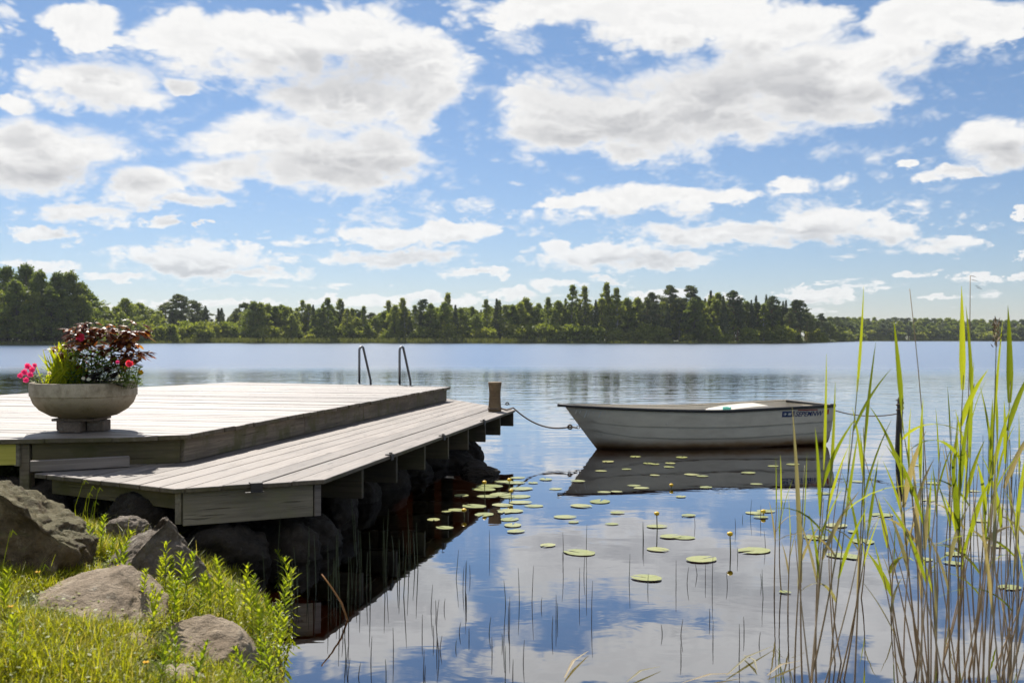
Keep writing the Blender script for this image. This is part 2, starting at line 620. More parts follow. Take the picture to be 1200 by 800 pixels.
def bank_z(x, y):
    s = shore_dist(x, y)
    n1 = noise.noise(Vector((x * 0.9, y * 0.9, 1.7)))
    n2 = noise.noise(Vector((x * 3.1, y * 3.1, 5.2)))
    # stone-and-earth fill that carries the inner part of the dock
    fx = min(x + 9.6, -1.75 - 0.2 * (16.5 - y) - x, y - 8.55 + 0.1 * (x + 3), 16.6 - y)
    fill = max(0.0, min(1.0, fx / 0.5))
    if fill > 0:
        base = max(-1.6, s * 0.30) if s < 0 else 0.1
        return base + (0.62 - base) * fill * fill * (3 - 2 * fill) + n2 * 0.05
    if s > 0:
        hump = 0.16 * exp(-((x + 3.15) ** 2 / 0.6 + (y - 6.9) ** 2 / 0.5))
        hump += 0.10 * exp(-((x + 2.0) ** 2 / 0.35 + (y - 4.1) ** 2 / 0.30))
        k = 1.0 if y < 6.0 else max(0.35, 1.0 - (y - 6.0) * 0.42)
        return hump + k * 0.43 * (1 - exp(-s / 0.75)) - 0.02 + (n1 * 0.06 + n2 * 0.025) * min(1, s)
    return max(-1.6, s * 0.30) - 0.02 + n2 * 0.03


def grid_mesh(xs, ys, fz):
    mb = MB()
    nx = len(xs)
    mb.v = [(x, y, fz(x, y)) for y in ys for x in xs]
    mb.f = [(j * nx + i, j * nx + i + 1, (j + 1) * nx + i + 1, (j + 1) * nx + i) for j in range(len(ys) - 1) for i in range(nx - 1)]
    mb.mi = [0] * len(mb.f)
    return mb


def steps(segs):
    r = [segs[0][0]]
    for a, b, st in segs:
        n = max(1, int(round((b - a) / st)))
        r += [a + (b - a) * (i + 1) / n for i in range(n)]
    return r


def build_setting():
    # bank and lake bed
    m, g, b, out = mat('bank_soil')
    p = wpos(g)
    _, _, z = g.sep(p)
    n = g.noise(p, 3.0, 6.0, 0.65)
    f = g.noise(p, 40.0, 4.0, 0.7)
    land = g.mix(g.ramp(n, 0.35, 0.65), (0.05, 0.06, 0.015), (0.085, 0.10, 0.02))
    land = g.mix(g.ramp(f, 0.5, 0.75) * 0.5, land, (0.10, 0.08, 0.045))
    bed = g.mix(g.ramp(n, 0.35, 0.65), (0.05, 0.025, 0.011), (0.10, 0.05, 0.022))
    col = g.mix(g.ramp(z + (f - 0.5) * 0.05, -0.03, 0.05), bed, land)
    g.put(b.inputs['Base Color'], col)
    b.inputs['Roughness'].default_value = 0.9
    b.inputs['Specular IOR Level'].default_value = 0.15
    bump(g, b, f + n, 0.03)
    xs = steps([(-60, -14, 4), (-14, -5, 0.6), (-5, 3, 0.11), (3, 12, 0.5), (12, 60, 6)])
    ys = steps([(-60, -6, 6), (-6, 2, 0.5), (2, 9, 0.11), (9, 30, 0.9), (30, 60, 6)])
    tag(obj('ground', grid_mesh(xs, ys, bank_z), m, smooth=True), kind='structure')
    mb = MB()
    mb.add([(-5000, -5000, -1.75), (5000, -5000, -1.75), (5000, 5000, -1.75), (-5000, 5000, -1.75)], [(0, 1, 2, 3)])
    tag(obj('lake_bed', mb, m), kind='structure')

    # water
    m, g, b, out = mat('lake_water')
    p = wpos(g)
    x, y, z = g.sep(p)
    dist = g.m('SQRT', x * x + y * y)
    patch = g.noise(g.v('MULTIPLY', p, (0.012, 0.03, 0.0)), 1.0, 3.0, 0.5)
    ruff = g.ramp(dist * (0.75 + patch * 0.5), 36.0, 70.0)                 # open water out of the lee is wind-ruffled
    near = g.noise(g.v('MULTIPLY', p, (2.2, 3.2, 0.0)), 1.0, 3.0, 0.55, dist=0.5)
    mid = g.noise(g.v('MULTIPLY', p, (0.55, 1.3, 0.0)), 1.0, 3.0, 0.55, dist=0.3)
    midamp = g.ramp(dist, 9.0, 28.0, 0.0015, 0.02)
    calm = g.noise(g.v('MULTIPLY', p, (0.25, 0.5, 0.0)), 1.0, 2.0, 0.5)
    nearamp = 0.0006 + g.ramp(calm, 0.45, 0.65) * 0.0012
    faramp = ruff * 0.02
    h = near * nearamp + mid * (midamp + faramp)
    bp = g.n('ShaderNodeBump')
    bp.inputs['Strength'].default_value = 1.0
    bp.inputs['Distance'].default_value = 1.0
    g.put(bp.inputs['Height'], h)
    fr = g.n('ShaderNodeFresnel')
    fr.inputs['IOR'].default_value = 1.33
    g.nt.links.new(bp.outputs[0], fr.inputs['Normal'])
    fac = g.m('POWER', E(g, fr.outputs[0]), 0.42)
    gl = g.n('ShaderNodeBsdfAnisotropic')
    gl.distribution = 'BECKMANN'
    gl.inputs['Color'].default_value = (0.95, 0.97, 1.0, 1)
    g.put(gl.inputs['Roughness'], 0.02 + ruff * 0.33)
    g.nt.links.new(bp.outputs[0], gl.inputs['Normal'])
    tr = g.n('ShaderNodeBsdfTransparent')
    tr.inputs['Color'].default_value = (0.36, 0.19, 0.075, 1)
    mx = g.n('ShaderNodeMixShader')
    g.put(mx.inputs[0], fac)
    g.nt.links.new(tr.outputs[0], mx.inputs[1])
    g.nt.links.new(gl.outputs[0], mx.inputs[2])
    g.nt.links.new(mx.outputs[0], out.inputs[0])
    mb = MB()
    mb.add([(-5000, -60, 0), (5000, -60, 0), (5000, 5000, 0), (-5000, 5000, 0)], [(0, 1, 2, 3)])
    tag(obj('lake', mb, m), kind='structure')

    # far land
    m, g, b, out = mat('far_ground')
    p = wpos(g)
    n = g.noise(p, 0.12, 5.0, 0.6)
    g.put(b.inputs['Base Color'], g.mix(g.ramp(n, 0.35, 0.65), (0.05, 0.065, 0.02), (0.11, 0.12, 0.035)))
    b.inputs['Roughness'].default_value = 0.95
    mb = MB()
    cols = list(range(-1500, 2800, 20))
    rows = [(0, -0.6), (2, 0.12), (14, 0.5), (60, 1.2), (220, 3.0), (4000, 8.0)]
    for px in cols:
        d0 = shore_at(px)
        t = (px - 600) / FPX
        for k, (o, zz) in enumerate(rows):
            d = d0 + o + (2.5 * noise.noise(Vector((px * 0.03, k * 3.1, 0))) if o < 20 else 0)
            mb.v.append((t * d, d, zz))
    nr = len(rows)
    for i in range(len(cols) - 1):
        for k in range(nr - 1):
            mb.f.append((i * nr + k, (i + 1) * nr + k, (i + 1) * nr + k + 1, i * nr + k + 1))
            mb.mi.append(0)
    tag(obj('far_shore', mb, m, smooth=True), kind='structure')


def shore_at(px):
    """distance ahead (m) of the far shoreline, by bearing"""
    tab = [(-1500, 250), (60, 255), (115, 265), (150, 305), (230, 330), (400, 345), (860, 350), (930, 365), (965, 430), (1010, 690), (1100, 720), (2800, 760)]
    for (a, da), (b, db) in zip(tab[:-1], tab[1:]):
        if px <= b:
            return da + (db - da) * max(0.0, (px - a)) / (b - a)
    return tab[-1][1]


build_setting()


# ------------------------------------------------------------------ the two-level wooden dock
ZL, ZU = 0.60, 0.84
UP_T, LOW_T = 0.040, 0.034
A = gp(380, 562, ZL); B = gp(205, 573, ZL); C = gp(40, 555, ZL); D = gp(604, 480, ZL); EE = gp(525, 467, ZL)
P1 = gp(220, 509.5, ZU); P2 = gp(528, 453, ZU); P3 = gp(275, 448, ZU); P4 = gp(37, 461, ZU)
F1 = gp(137, 512.5, ZU); F0 = gp(0, 515.0, ZU)
U = (D - A).normalized(); U.z = 0
ANG = atan2(U.y, U.x)
V = Vector((U.y, -U.x, 0))                    # to the right, away from the upper level
DECK_ORG = Vector((A.x, A.y, 0))


def to_st(p):
    q = Vector((p[0], p[1], 0)) - DECK_ORG
    return (q.dot(U), q.dot(V))


def clip(poly, axis, lim, keep_less):
    out = []
    n = len(poly)
    for i in range(n):
        p, q = poly[i], poly[(i + 1) % n]
        ip = (p[axis] <= lim) if keep_less else (p[axis] >= lim)
        iq = (q[axis] <= lim) if keep_less else (q[axis] >= lim)
        if ip:
            out.append(p)
        if ip != iq:
            t = (lim - p[axis]) / (q[axis] - p[axis])
            out.append((p[0] + t * (q[0] - p[0]), p[1] + t * (q[1] - p[1])))
    return out


def plank(name, poly, z0, z1, m, parent, along, bevel=0.004):
    """poly in (s, t) deck coordinates; along = 's' or 't' sets the grain direction (local x)"""
    cs = sum(p[0] for p in poly) / len(poly)
    ct = sum(p[1] for p in poly) / len(poly)
    c = DECK_ORG + U * cs + V * ct
    if along == 's':
        pts = [(p[0] - cs, -(p[1] - ct)) for p in poly]
        rz = ANG
    else:
        pts = [(p[1] - ct, p[0] - cs) for p in poly]
        rz = ANG - pi / 2
    mb = MB().prism(pts, z0, z1)
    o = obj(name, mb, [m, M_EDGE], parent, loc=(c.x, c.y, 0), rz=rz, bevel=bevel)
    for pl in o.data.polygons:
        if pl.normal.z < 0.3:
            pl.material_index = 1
    return o


def board(name, p, q, z0, z1, thick, m, parent, bevel=0.003, ends=(0, 0)):
    """upright board from p to q (xy), thickness to the left of travel"""
    p, q = Vector((p[0], p[1], 0)), Vector((q[0], q[1], 0))
    d = q - p
    L = d.length
    mb = MB().box((L / 2, thick / 2, (z0 + z1) / 2), (L, thick, z1 - z0))
    return obj(name, mb, m, parent, loc=p, rz=atan2(d.y, d.x), bevel=bevel)


def build_dock():
    dk = empty('dock', (DECK_ORG.x - 1.5, DECK_ORG.y + 4, 0))
    tag(dk, 'weathered grey two-level wooden bathing dock built out over rocks into the lake', 'dock')
    root = dk.matrix_world.copy()
    off = Vector((DECK_ORG.x - 1.5, DECK_ORG.y + 4, 0))
    parts = []
    R = random.Random(3)
    # upper level planks run across
    poly = [to_st(q) for q in (P1, P2, P3, P4, (-9.4, 10.4), (-9.4, 7.0), F0, F1)]
    s0 = min(q[0] for q in poly) - 0.02
    s1 = max(q[0] for q in poly)
    s = s0
    W = 0.195
    while s < s1:
        c = clip(clip(poly, 0, s, False), 0, s + W - 0.007, True)
        if len(c) >= 3:
            tmax = max(q[1] for q in c)
            j = R.uniform(-0.012, 0.012)
            c = [(q[0], q[1] + (j if q[1] > tmax - 0.3 and len(c) == 4 else 0)) for q in c]
            dz = R.uniform(-0.003, 0.002)
            o = plank('deck_board', c, ZU - UP_T + dz, ZU + dz, M_DECK_UP, None, 't')
            parts.append(o)
        s += W
    # lower level planks run along the dock
    ins = Vector((-0.03, 0.0, 0))
    poly = [to_st(q) for q in (A, D, EE, P2 + ins * 2 - V * 0.35, P1 - V * 0.1 + Vector((0, 0.1, 0)), F1 + Vector((0, 0.15, 0)), C + Vector((0.05, 0.42, 0)), C, B)]
    t1 = max(q[1] for q in poly)
    t0 = min(q[1] for q in poly)
    t = t1
    W = 0.2
    while t > t0:
        c = clip(clip(poly, 1, t, True), 1, t - W + 0.009, False)
        if len(c) >= 3:
            j = R.uniform(-0.012, 0.02)
            smin = min(q[0] for q in c)
            dz = R.uniform(-0.003, 0.002)
            parts.append(plank('deck_board', c, ZL - LOW_T + dz, ZL + dz, M_DECK_LOW, None, 's'))
        t -= W
    # fascia of the upper level, right side, in boards that butt
    a = P1 - V * 0.05 + U * 0.03
    bq = P2 - V * 0.05 - U * 0.06
    L = (bq - a).length
    du = (bq - a).normalized()
    cuts = [0.0, 0.30, 0.52, 0.76, 1.0]
    for k in range(4):
        p, q = a + du * (L * cuts[k] + 0.004), a + du * (L * cuts[k + 1] - 0.004)
        parts.append(board('fascia_board', p, q, ZL + 0.004, ZU - UP_T - 0.003, 0.042, M_FASCIA, None))
    # front fascia of the upper level
    e0 = gp(34, 514.3, ZU)
    nrm = Vector((0, 1, 0))
    p = Vector((e0.x, e0.y + 0.05, 0)); q = P1 + Vector((-0.075, 0.03, 0))
    parts.append(board('fascia_board', p, q, ZL - 0.02, ZU - UP_T - 0.003, 0.045, M_FASCIA_OLIVE, None))
    # end post and the paler timbers left of it
    c = Vector((e0.x - 0.06, e0.y + 0.09, 0))
    parts.append(obj('post', MB().box((0, 0, 0.36), (0.08, 0.1, 0.86)), M_FASCIA, None, loc=c, bevel=0.004))
    y0 = gp(0, 515, ZU)
    p = Vector((y0.x - 1.6, y0.y - 0.22, 0)); q = Vector((gp(19, 514.5, ZU).x, y0.y + 0.06, 0))
    parts.append(board('joist', p, q, 0.625, ZU - UP_T - 0.004, 0.05, M_YELLOW, None))
    p = q + Vector((0.012, -0.005, 0))
    parts.append(board('joist', p, p + Vector((0.07, 0.9, 0)), 0.615, ZU - UP_T - 0.004, 0.045, M_JOIST, None))
    # joists of the lower level, ends flush with its edge
    sp = (D - A).length / 8.0
    for k in range(0, 9):
        e = A + U * (sp * k + (0.03 if k == 0 else -0.03)) - V * 0.03
        if k == 0:
            continue
        ln = 1.36 if k < 8 else 0.9
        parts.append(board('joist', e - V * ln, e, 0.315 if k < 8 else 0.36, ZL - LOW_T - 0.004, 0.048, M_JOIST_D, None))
    # front fascia of the lower level
    ba = (A - B).normalized()
    bn = Vector((-ba.y, ba.x, 0))
    parts.append(board('fascia_board', B + ba * 0.06 + bn * 0.05, A - ba * 0.07 + bn * 0.05, 0.325, ZL - LOW_T - 0.004, 0.045, M_JOIST, None))
    parts.append(board('trim_board', A - ba * 0.062 + bn * 0.045, A - ba * 0.012 + bn * 0.045, 0.325, ZL - LOW_T - 0.004, 0.10, M_DECK_LOW, None))
    parts.append(board('fascia_board', B + bn * 0.06 + ba * 0.045, B + bn * 0.06 + ba * 0.045 + U * 0.85, 0.335, ZL - LOW_T - 0.004, 0.045, M_JOIST, None))
    bc = (B - C).normalized()
    cn = Vector((-bc.y, bc.x, 0))
    parts.append(board('fascia_board', C + bc * 0.1 + cn * 0.08, B - bc * 0.09 + cn * 0.08, 0.44, ZL - LOW_T - 0.004, 0.045, M_FASCIA_OLIVE, None))
    # carrying beams and piles underneath
    for t_ in (-0.85, -1.25):
        p = A + V * t_ + U * 0.5
        parts.append(board('beam', p, p + U * 6.6, 0.13, 0.312, 0.12, M_STAKE, None))
    for (ds, dt) in ((1.6, -0.9), (3.6, -0.9), (5.6, -0.9), (6.9, -0.9), (3.0, -1.3), (5.2, -1.3), (6.8, -1.3), (4.6, -2.9), (7.6, -2.6), (8.4, -1.6), (9.0, -3.6)):
        c = A + U * ds + V * dt
        top = 0.128 if dt > -1.2 else (0.128 if dt > -1.4 else ZU - UP_T - 0.06)
        mb = MB().tube([(0, 0, -1.6), (0, 0, top)], 0.085, 10)
        parts.append(obj('pile', mb, M_STAKE, None, loc=(c.x, c.y, 0), smooth=True))
    # iron brackets clipped over the edges
    for (px, py) in ((470, 533.5), (530.5, 511), (573.5, 493.5)):
        e = gp(px, py, ZL)
        s_, t_ = to_st(e)
        c = A + U * s_
        mb = MB()
        mb.box((0, -0.045, ZL + 0.006), (0.075, 0.05, 0.010))
        mb.box((0, -0.0745, ZL - 0.018), (0.075, 0.008, 0.055))
        mb.tube([(0.0, -0.06, ZL + 0.010), (0.0, -0.06, ZL + 0.024)], 0.016, 8)
        parts.append(obj('bracket', mb, M_IRON, None, loc=(c.x - 0.0 * V.x, c.y, 0), rz=ANG))
        parts[-1].location = (c - V * 0.065).to_tuple()[:2] + (0,)
    e = gp(300, 567.2, ZL)
    mb = MB()
    mb.box((0, 0.015, ZL + 0.006), (0.085, 0.07, 0.010))
    mb.box((0, -0.026, ZL - 0.022), (0.085, 0.008, 0.064))
    mb.box((-0.02, -0.04, ZL - 0.052), (0.13, 0.04, 0.006))
    parts.append(obj('bracket', mb, M_IRON, None, loc=(e.x, e.y, 0), rz=atan2(ba.y, ba.x)))
    for o in parts:
        o.parent = dk
        o.location = Vector(o.location) - off
    # loose plank
    p = gp(37, 554.5, ZL); q = gp(153, 548.0, ZL)
    p = Vector((p.x, p.y - 0.02, 0)); q = Vector((q.x, q.y - 0.02, 0))
    d = q - p
    mb = MB().box((d.length / 2, 0.03, 0.0475), (d.length, 0.055, 0.085))
    o = obj('loose_plank', mb, M_DECK_LOW, loc=(p.x, p.y, ZL + 0.0025), rz=atan2(d.y, d.x), bevel=0.004)
    tag(o, 'short loose grey plank lying on edge against the upper deck front', 'plank')
    # mooring post
    c = gp(580, 482, ZL)
    mb = MB().lathe([(0.094, -0.03), (0.096, 0.02), (0.090, 0.10), (0.083, 0.20), (0.082, 0.27), (0.088, 0.34), (0.097, 0.40), (0.098, 0.418), (0.090, 0.424)], 20, wob=0.05)
    po = obj('mooring_post', mb, M_POST, loc=(c.x, c.y, ZL + 0.002), smooth=False)
    for pl in po.data.polygons:
        pl.use_smooth = abs(pl.normal.z) < 0.7
    for v in po.data.vertices:
        if v.co.z < 0.0: v.co.z = 0.0
    tag(po, 'short waisted wooden mooring post at the outer corner of the dock', 'post')
    # ring bolt behind the post
    e = gp(594.5, 474.5, ZL)
    mb = MB().tube([(0.022 * cos(k * pi / 8), 0, 0.018 + 0.018 * sin(k * pi / 8)) for k in range(17)], 0.008, 6, cap=False)
    mb.box((0, 0, 0.004), (0.09, 0.05, 0.008))
    tag(obj('ring_bolt', mb, M_IRON, loc=(e.x, e.y, ZL + 0.003)), 'small dark iron ring bolt on the dock corner behind the mooring post', 'ring bolt')
    # bathing ladder
    l1, l2 = gp(426.5, 449.5, ZU), gp(473.5, 450.7, ZU)
    lx = (l2 - l1).normalized()
    n = Vector((-lx.y, lx.x, 0))
    if n.y < 0: n = -n
    ld = empty('bathing_ladder', (l1.x, l1.y, ZU))
    tag(ld, 'steel bathing ladder with two hooped handrails at the far edge of the dock', 'ladder')
    for e in (l1, l2):
        o0 = e - l1 - n * 0.14
        H = 0.66
        pts = [Vector((0, 0, 0.0)), Vector((0, 0, H * 0.5)), Vector((0, 0, H - 0.07))]
        for k in range(1, 6):
            q = k / 6 * (pi * 0.86)
            pts.append(Vector((0, 0, H - 0.07)) + n * (0.07 - 0.07 * cos(q)) + Vector((0, 0, 0.07 * sin(q))))
        pts.append(n * 0.34 + Vector((0, 0, 0.06)))
        pts.append(n * 0.36 + Vector((0, 0, -0.2)))
        pts.append(n * 0.36 + Vector((0, 0, -1.9)))
        mb = MB().tube([o0 + q for q in pts], 0.021, 10)
        r = obj('handrail', mb, M_STEEL, ld, smooth=True)
        mb = MB().lathe([(0.05, 0), (0.05, 0.006), (0.024, 0.012)], 14, c=o0)
        obj('flange', mb, M_STEEL, r)
    for k in range(5):
        z = -0.25 - 0.3 * k
        o0 = n * (-0.14 + 0.36) + Vector((0, 0, z))
        mb = MB().tube([o0, o0 + (l2 - l1)], 0.02, 8)
        obj('rung', mb, M_STEEL, ld, smooth=True)


build_dock()


# ------------------------------------------------------------------ rowing boat
def build_boat():
    stem = gp(698, 526, 0.0)                      # where the stem meets the water
    stern = Vector((4.78, 15.92, 0.0))
    h = (stern - stem).normalized()
    L = (stern - stem).length
    root = empty('rowing_boat', (stem.x, stem.y, 0), atan2(h.y, h.x))
    tag(root, 'cream fibreglass rowing boat with black gunwale moored off the dock corner', 'boat')
    # local x runs from the stem at the water aft, local y to port(far), z up
    m, g, b, out = mat('boat_hull')
    co = objco(g)
    x, y, z = g.sep(co)
    n = g.noise(g.v('MULTIPLY', co, (1.6, 1.6, 5.0)), 1.6, 6.0, 0.65)
    f = g.noise(g.v('MULTIPLY', co, (6.0, 6.0, 1.2)), 3.0, 5.0, 0.6)
    col = g.mix(g.ramp(n, 0.3, 0.75), (0.72, 0.67, 0.54), (0.58, 0.53, 0.42))
    col = g.mix(g.ramp(z + (n - 0.5) * 0.16, 0.20, 0.03), col, (0.24, 0.14, 0.055))
    col = g.mix(g.ramp(z + (n - 0.5) * 0.06, 0.07, 0.0), col, (0.07, 0.04, 0.02))
    col = g.mix(g.ramp(f, 0.60, 0.8) * 0.35, col, (0.30, 0.27, 0.2))
    g.put(b.inputs['Base Color'], col)
    b.inputs['Roughness'].default_value = 0.42
    bump(g, b, n, 0.004)
    hull_m = m
    inner_m = m_plain('boat_liner', (0.60, 0.55, 0.46), rough=0.5, var=0.12, scale=4.0)
    black_m = m_plain('rubber_strip', (0.02, 0.02, 0.02), rough=0.5)
    NS = 30

    def sheer(t):      # x position, half beam, height
        xx = -0.50 + t * (L + 0.50)
        hb = 0.72 * (sin(min(1.0, (t * 1.02) ** 0.62 * 1.0) * pi * 0.5)) * (1.0 - 0.10 * max(0, t - 0.6) / 0.4)
        zz = 0.665 - 0.085 * sin(min(1, t / 0.62) * pi * 0.5) + 0.05 * max(0, t - 0.55) / 0.45
        return xx, max(hb, 0.012), zz

    def section(t):
        xs, hb, zs = sheer(t)
        # stem rakes: keel starts aft of the sheer
        k0 = 0.02 + t * (L - 0.02)
        zk = -0.13 * min(1.0, t / 0.18) if t < 0.18 else -0.13 + 0.06 * max(0, t - 0.6) / 0.4
        pts = []
        full = min(1.0, t / 0.35)
        prof = [(0.0, 0.0), (0.45, 0.04 + 0.10 * (1 - full)), (0.72, 0.17 + 0.10 * (1 - full)), (0.80, 0.30 + 0.06 * (1 - full)), (0.815, 0.405 + 0.04 * (1 - full)),
                (0.850, 0.412 + 0.04 * (1 - full)), (0.885, 0.54), (0.905, 0.645), (0.938, 0.652), (0.965, 0.78), (0.985, 0.90), (1.0, 1.0)]
        for (w, q) in prof:
            xx = k0 + (xs - k0) * q
            pts.append(Vector((xx, w * hb, zk + (zs - zk) * q)))
        return pts
    secs = [section((i / NS) ** 1.25) for i in range(NS + 1)]
    npf = len(secs[0])
    mb = MB()
    for s in secs:
        row = [(-1, p) for p in s[::-1]] + [(1, p) for p in s[1:]]
        for sg, p in row:
            mb.v.append((p.x, sg * p.y, p.z))
    nc = 2 * npf - 1
    for i in range(NS):
        for k in range(nc - 1):
            mb.f.append((i * nc + k, i * nc + k + 1, (i + 1) * nc + k + 1, (i + 1) * nc + k))
    mb.f.append(tuple(NS * nc + k for k in range(nc)))             # transom
    mb.mi = [0] * len(mb.f)
    hull = obj('hull', mb, hull_m, root)
    for pl in hull.data.polygons:
        pl.use_smooth = True
    # keep the lap edges crisp
    bm = bmesh.new(); bm.from_mesh(hull.data)
    bmesh.ops.recalc_face_normals(bm, faces=bm.faces)
    for e in bm.edges:
        if len(e.link_faces) == 2 and e.calc_face_angle(0) > radians(32):
            e.smooth = False
    bm.to_mesh(hull.data); bm.free()
    # liner (inside skin) and floor
    mb = MB()
    rows = []
    for i in range(NS + 1):
        t = (i / NS) ** 1.25
        s = secs[i]
        row = []
        for sg in (-1, 1):
            for k in ((npf - 1, 0.95, 0.0), (npf - 4, 0.90, 0.0), (6, 0.86, 0.0), (2, 0.80, 0.03)):
                p = s[k[0]]
                xx = min(p.x + 0.06 * (1 - t), L - 0.04)
                row.append((xx, sg * p.y * k[1], p.z - 0.004 + k[2]))
        rows.append(row)
    for r in rows: mb.v += r
    for i in range(NS):
        for q in ((0, 1), (1, 2), (2, 3), (3, 7), (7, 6), (6, 5), (5, 4)):
            mb.f.append((i * 8 + q[0], i * 8 + q[1], (i + 1) * 8 + q[1], (i + 1) * 8 + q[0]))
    mb.mi = [0] * len(mb.f)
    mb.f.append((NS * 8, NS * 8 + 1, NS * 8 + 2, NS * 8 + 3, NS * 8 + 7, NS * 8 + 6, NS * 8 + 5, NS * 8 + 4)); mb.mi.append(0)
    obj('liner', mb, inner_m, root, smooth=True)
    # flange (gunwale top) and the black rubbing strip
    sh = [sheer((i / NS) ** 1.25) for i in range(NS + 1)]
    for sg in (-1, 1):
        mb = MB()
        for i, (xx, hb, zz) in enumerate(sh):
            for (w, dz) in ((0.93, 0.002), (1.012, 0.004), (1.012, 0.012), (0.93, 0.012)):
                mb.v.append((xx, sg * hb * w, zz + dz))
        for i in range(NS):
            for k in range(4):
                l = (k + 1) % 4
                mb.f.append((i * 4 + k, i * 4 + l, (i + 1) * 4 + l, (i + 1) * 4 + k))
        mb.mi = [0] * len(mb.f)
        gw = obj('gunwale', mb, inner_m, root)
        pts = [Vector((xx, sg * (hb * 1.004 + 0.006), zz - 0.004)) for (xx, hb, zz) in sh]
        if sg < 0:
            pts = [Vector((-0.60, 0.0, sh[0][2] + 0.004))] + pts
        mb = MB().tube(pts, 0.024, 6)
        obj('rubbing_strip', mb, black_m, gw, smooth=True)
    xx, hb, zz = sh[-1]
    mb = MB().box((L - 0.03, 0, zz - 0.006), (0.08, hb * 1.96, 0.05))
    obj('transom_cap', mb, black_m, root, bevel=0.008)
    # thwarts and the rounded stern locker lid
    for (xp, w) in ((1.05, 0.26), (2.15, 0.28)):
        t = (xp + 0.5) / (L + 0.5)
        hb = sheer(t)[1]
        mb = MB().box((xp, 0, 0.40), (w, hb * 1.80, 0.045))
        obj('thwart', mb, inner_m, root, bevel=0.012)
    mb = MB()
    prof = [(0.0, 0.36), (0.02, 0.48), (0.2, 0.54), (0.45, 0.575), (0.8, 0.605), (1.0, 0.61), (1.15, 0.58), (1.25, 0.52), (1.27, 0.38)]
    x0 = 1.95
    for (dx, zz) in prof:
        for w in (-1, 1):
            mb.v.append((x0 + dx, 0.28 + w * 0.27, zz - (0.0 if w > 0 else 0.02)))
    n = len(prof)
    for i in range(n - 1):
        mb.f.append((2 * i, 2 * i + 1, 2 * i + 3, 2 * i + 2))
    mb.f.append(tuple(2 * i for i in range(n)))
    mb.f.append(tuple(2 * i + 1 for i in reversed(range(n))))
    mb.mi = [0] * len(mb.f)
    obj('stern_locker', mb, inner_m, root, smooth=False, bevel=0.03)
    mb = MB().tube([(1.75, 0.05, 0.55), (1.75, 0.05, 0.60), (2.0, 0.12, 0.635)], [0.05, 0.06, 0.03], 8)
    teal = m_plain('teal_plastic', (0.10, 0.45, 0.36), rough=0.4)
    o = obj('bailer', MB().lathe([(0.05, 0.0), (0.062, 0.1), (0.068, 0.165), (0.06, 0.17), (0.045, 0.01)], 16), teal, loc=root.matrix_world @ Vector((0, 0, 0)), smooth=True)
    Mw = Matrix.Translation((stem.x, stem.y, 0)) @ Matrix.Rotation(atan2(h.y, h.x), 4, 'Z')
    o.location = Mw @ Vector((2.16, -0.05, 0.4235))
    tag(o, 'small teal plastic bailer standing on the seat inside the boat', 'bailer')
    # bow eye
    mb = MB().tube([(-0.255 - 0.02 - 0.022 * sin(k * pi / 6), 0, 0.335 + 0.022 * cos(k * pi / 6)) for k in range(13)], 0.006, 6, cap=False)
    obj('bow_eye', mb, M_STEEL, root, smooth=True)
    # scuffs under the bow rail
    # lettering near the stern on the near side
    def side_frame(t):
        a, b2 = section(t), section(t + 0.01)
        p0, p1 = a[npf - 3], a[npf - 1]
        q0 = b2[npf - 3]
        f = lambda p: Vector((p.x, -p.y, p.z))
        ex = (f(q0) - f(p0)).normalized()
        ez = (f(p1) - f(p0)).normalized()
        ny = ex.cross(ez).normalized()
        return f(p0), ex, ez, ny
    blue = m_plain('decal_blue', (0.015, 0.03, 0.12), rough=0.4)
    pale = m_plain('decal_white', (0.55, 0.56, 0.52), rough=0.4)
    red = m_plain('decal_red', (0.35, 0.03, 0.02), rough=0.4)
    green = m_plain('decal_green', (0.10, 0.22, 0.06), rough=0.4)

    def decal(x_at, zc, verts, faces, m_, lift):
        """flat outline (u along the hull, v up) laid on the hull side at local x"""
        mb2 = MB()
        for (u_, v_) in verts:
            xx = x_at + u_
            # find the station whose side passes this x
            t = max(0.05, min(1.0, (xx + 0.3) / (L + 0.3)))
            for _ in range(6):
                s = section(t)
                p = s[npf - 2]
                t = max(0.05, min(1.0, t + (xx - p.x) / (L + 0.45)))
            s = section(t)
            z = zc + v_
            for k in range(npf - 1):
                if s[k].z <= z <= s[k + 1].z:
                    w = (z - s[k].z) / max(1e-6, s[k + 1].z - s[k].z)
                    yy = s[k].y + w * (s[k + 1].y - s[k].y)
                    break
            else:
                yy = s[-1].y
            mb2.v.append((xx, -yy - lift, z))
        mb2.f = faces
        mb2.mi = [0] * len(faces)
        return obj('lettering', mb2, m_, hull)

    def rect(u0, v0, u1, v1, nseg=4, sl=0.0):
        vs, fs = [], []
        for i in range(nseg + 1):
            u_ = u0 + (u1 - u0) * i / nseg
            vs += [(u_ + sl * v0, v0), (u_ + sl * v1, v1)]
        for i in range(nseg):
            fs.append((2 * i, 2 * i + 2, 2 * i + 3, 2 * i + 1))
        return vs, fs
    zc = 0.505
    xb = L - 0.93

    def text(body, x_at, z0, size, m_, lift, shear=0.25):
        cu = bpy.data.curves.new('lettering', 'FONT')
        cu.body = body
        cu.size = size
        cu.shear = shear
        cu.offset = size * 0.018
        cu.resolution_u = 3
        to = bpy.data.objects.new('lettering', cu)
        COL.objects.link(to)
        dg = bpy.context.evaluated_depsgraph_get()
        me = bpy.data.meshes.new_from_object(to.evaluated_get(dg))
        bpy.data.objects.remove(to)
        vs = [(v.co.x, v.co.y) for v in me.vertices]
        fs = [tuple(pl.vertices) for pl in me.polygons]
        return decal(x_at, z0, vs, fs, m_, lift)
    decal(xb, zc, *rect(0, -0.037, 0.215, 0.05), blue, 0.004)
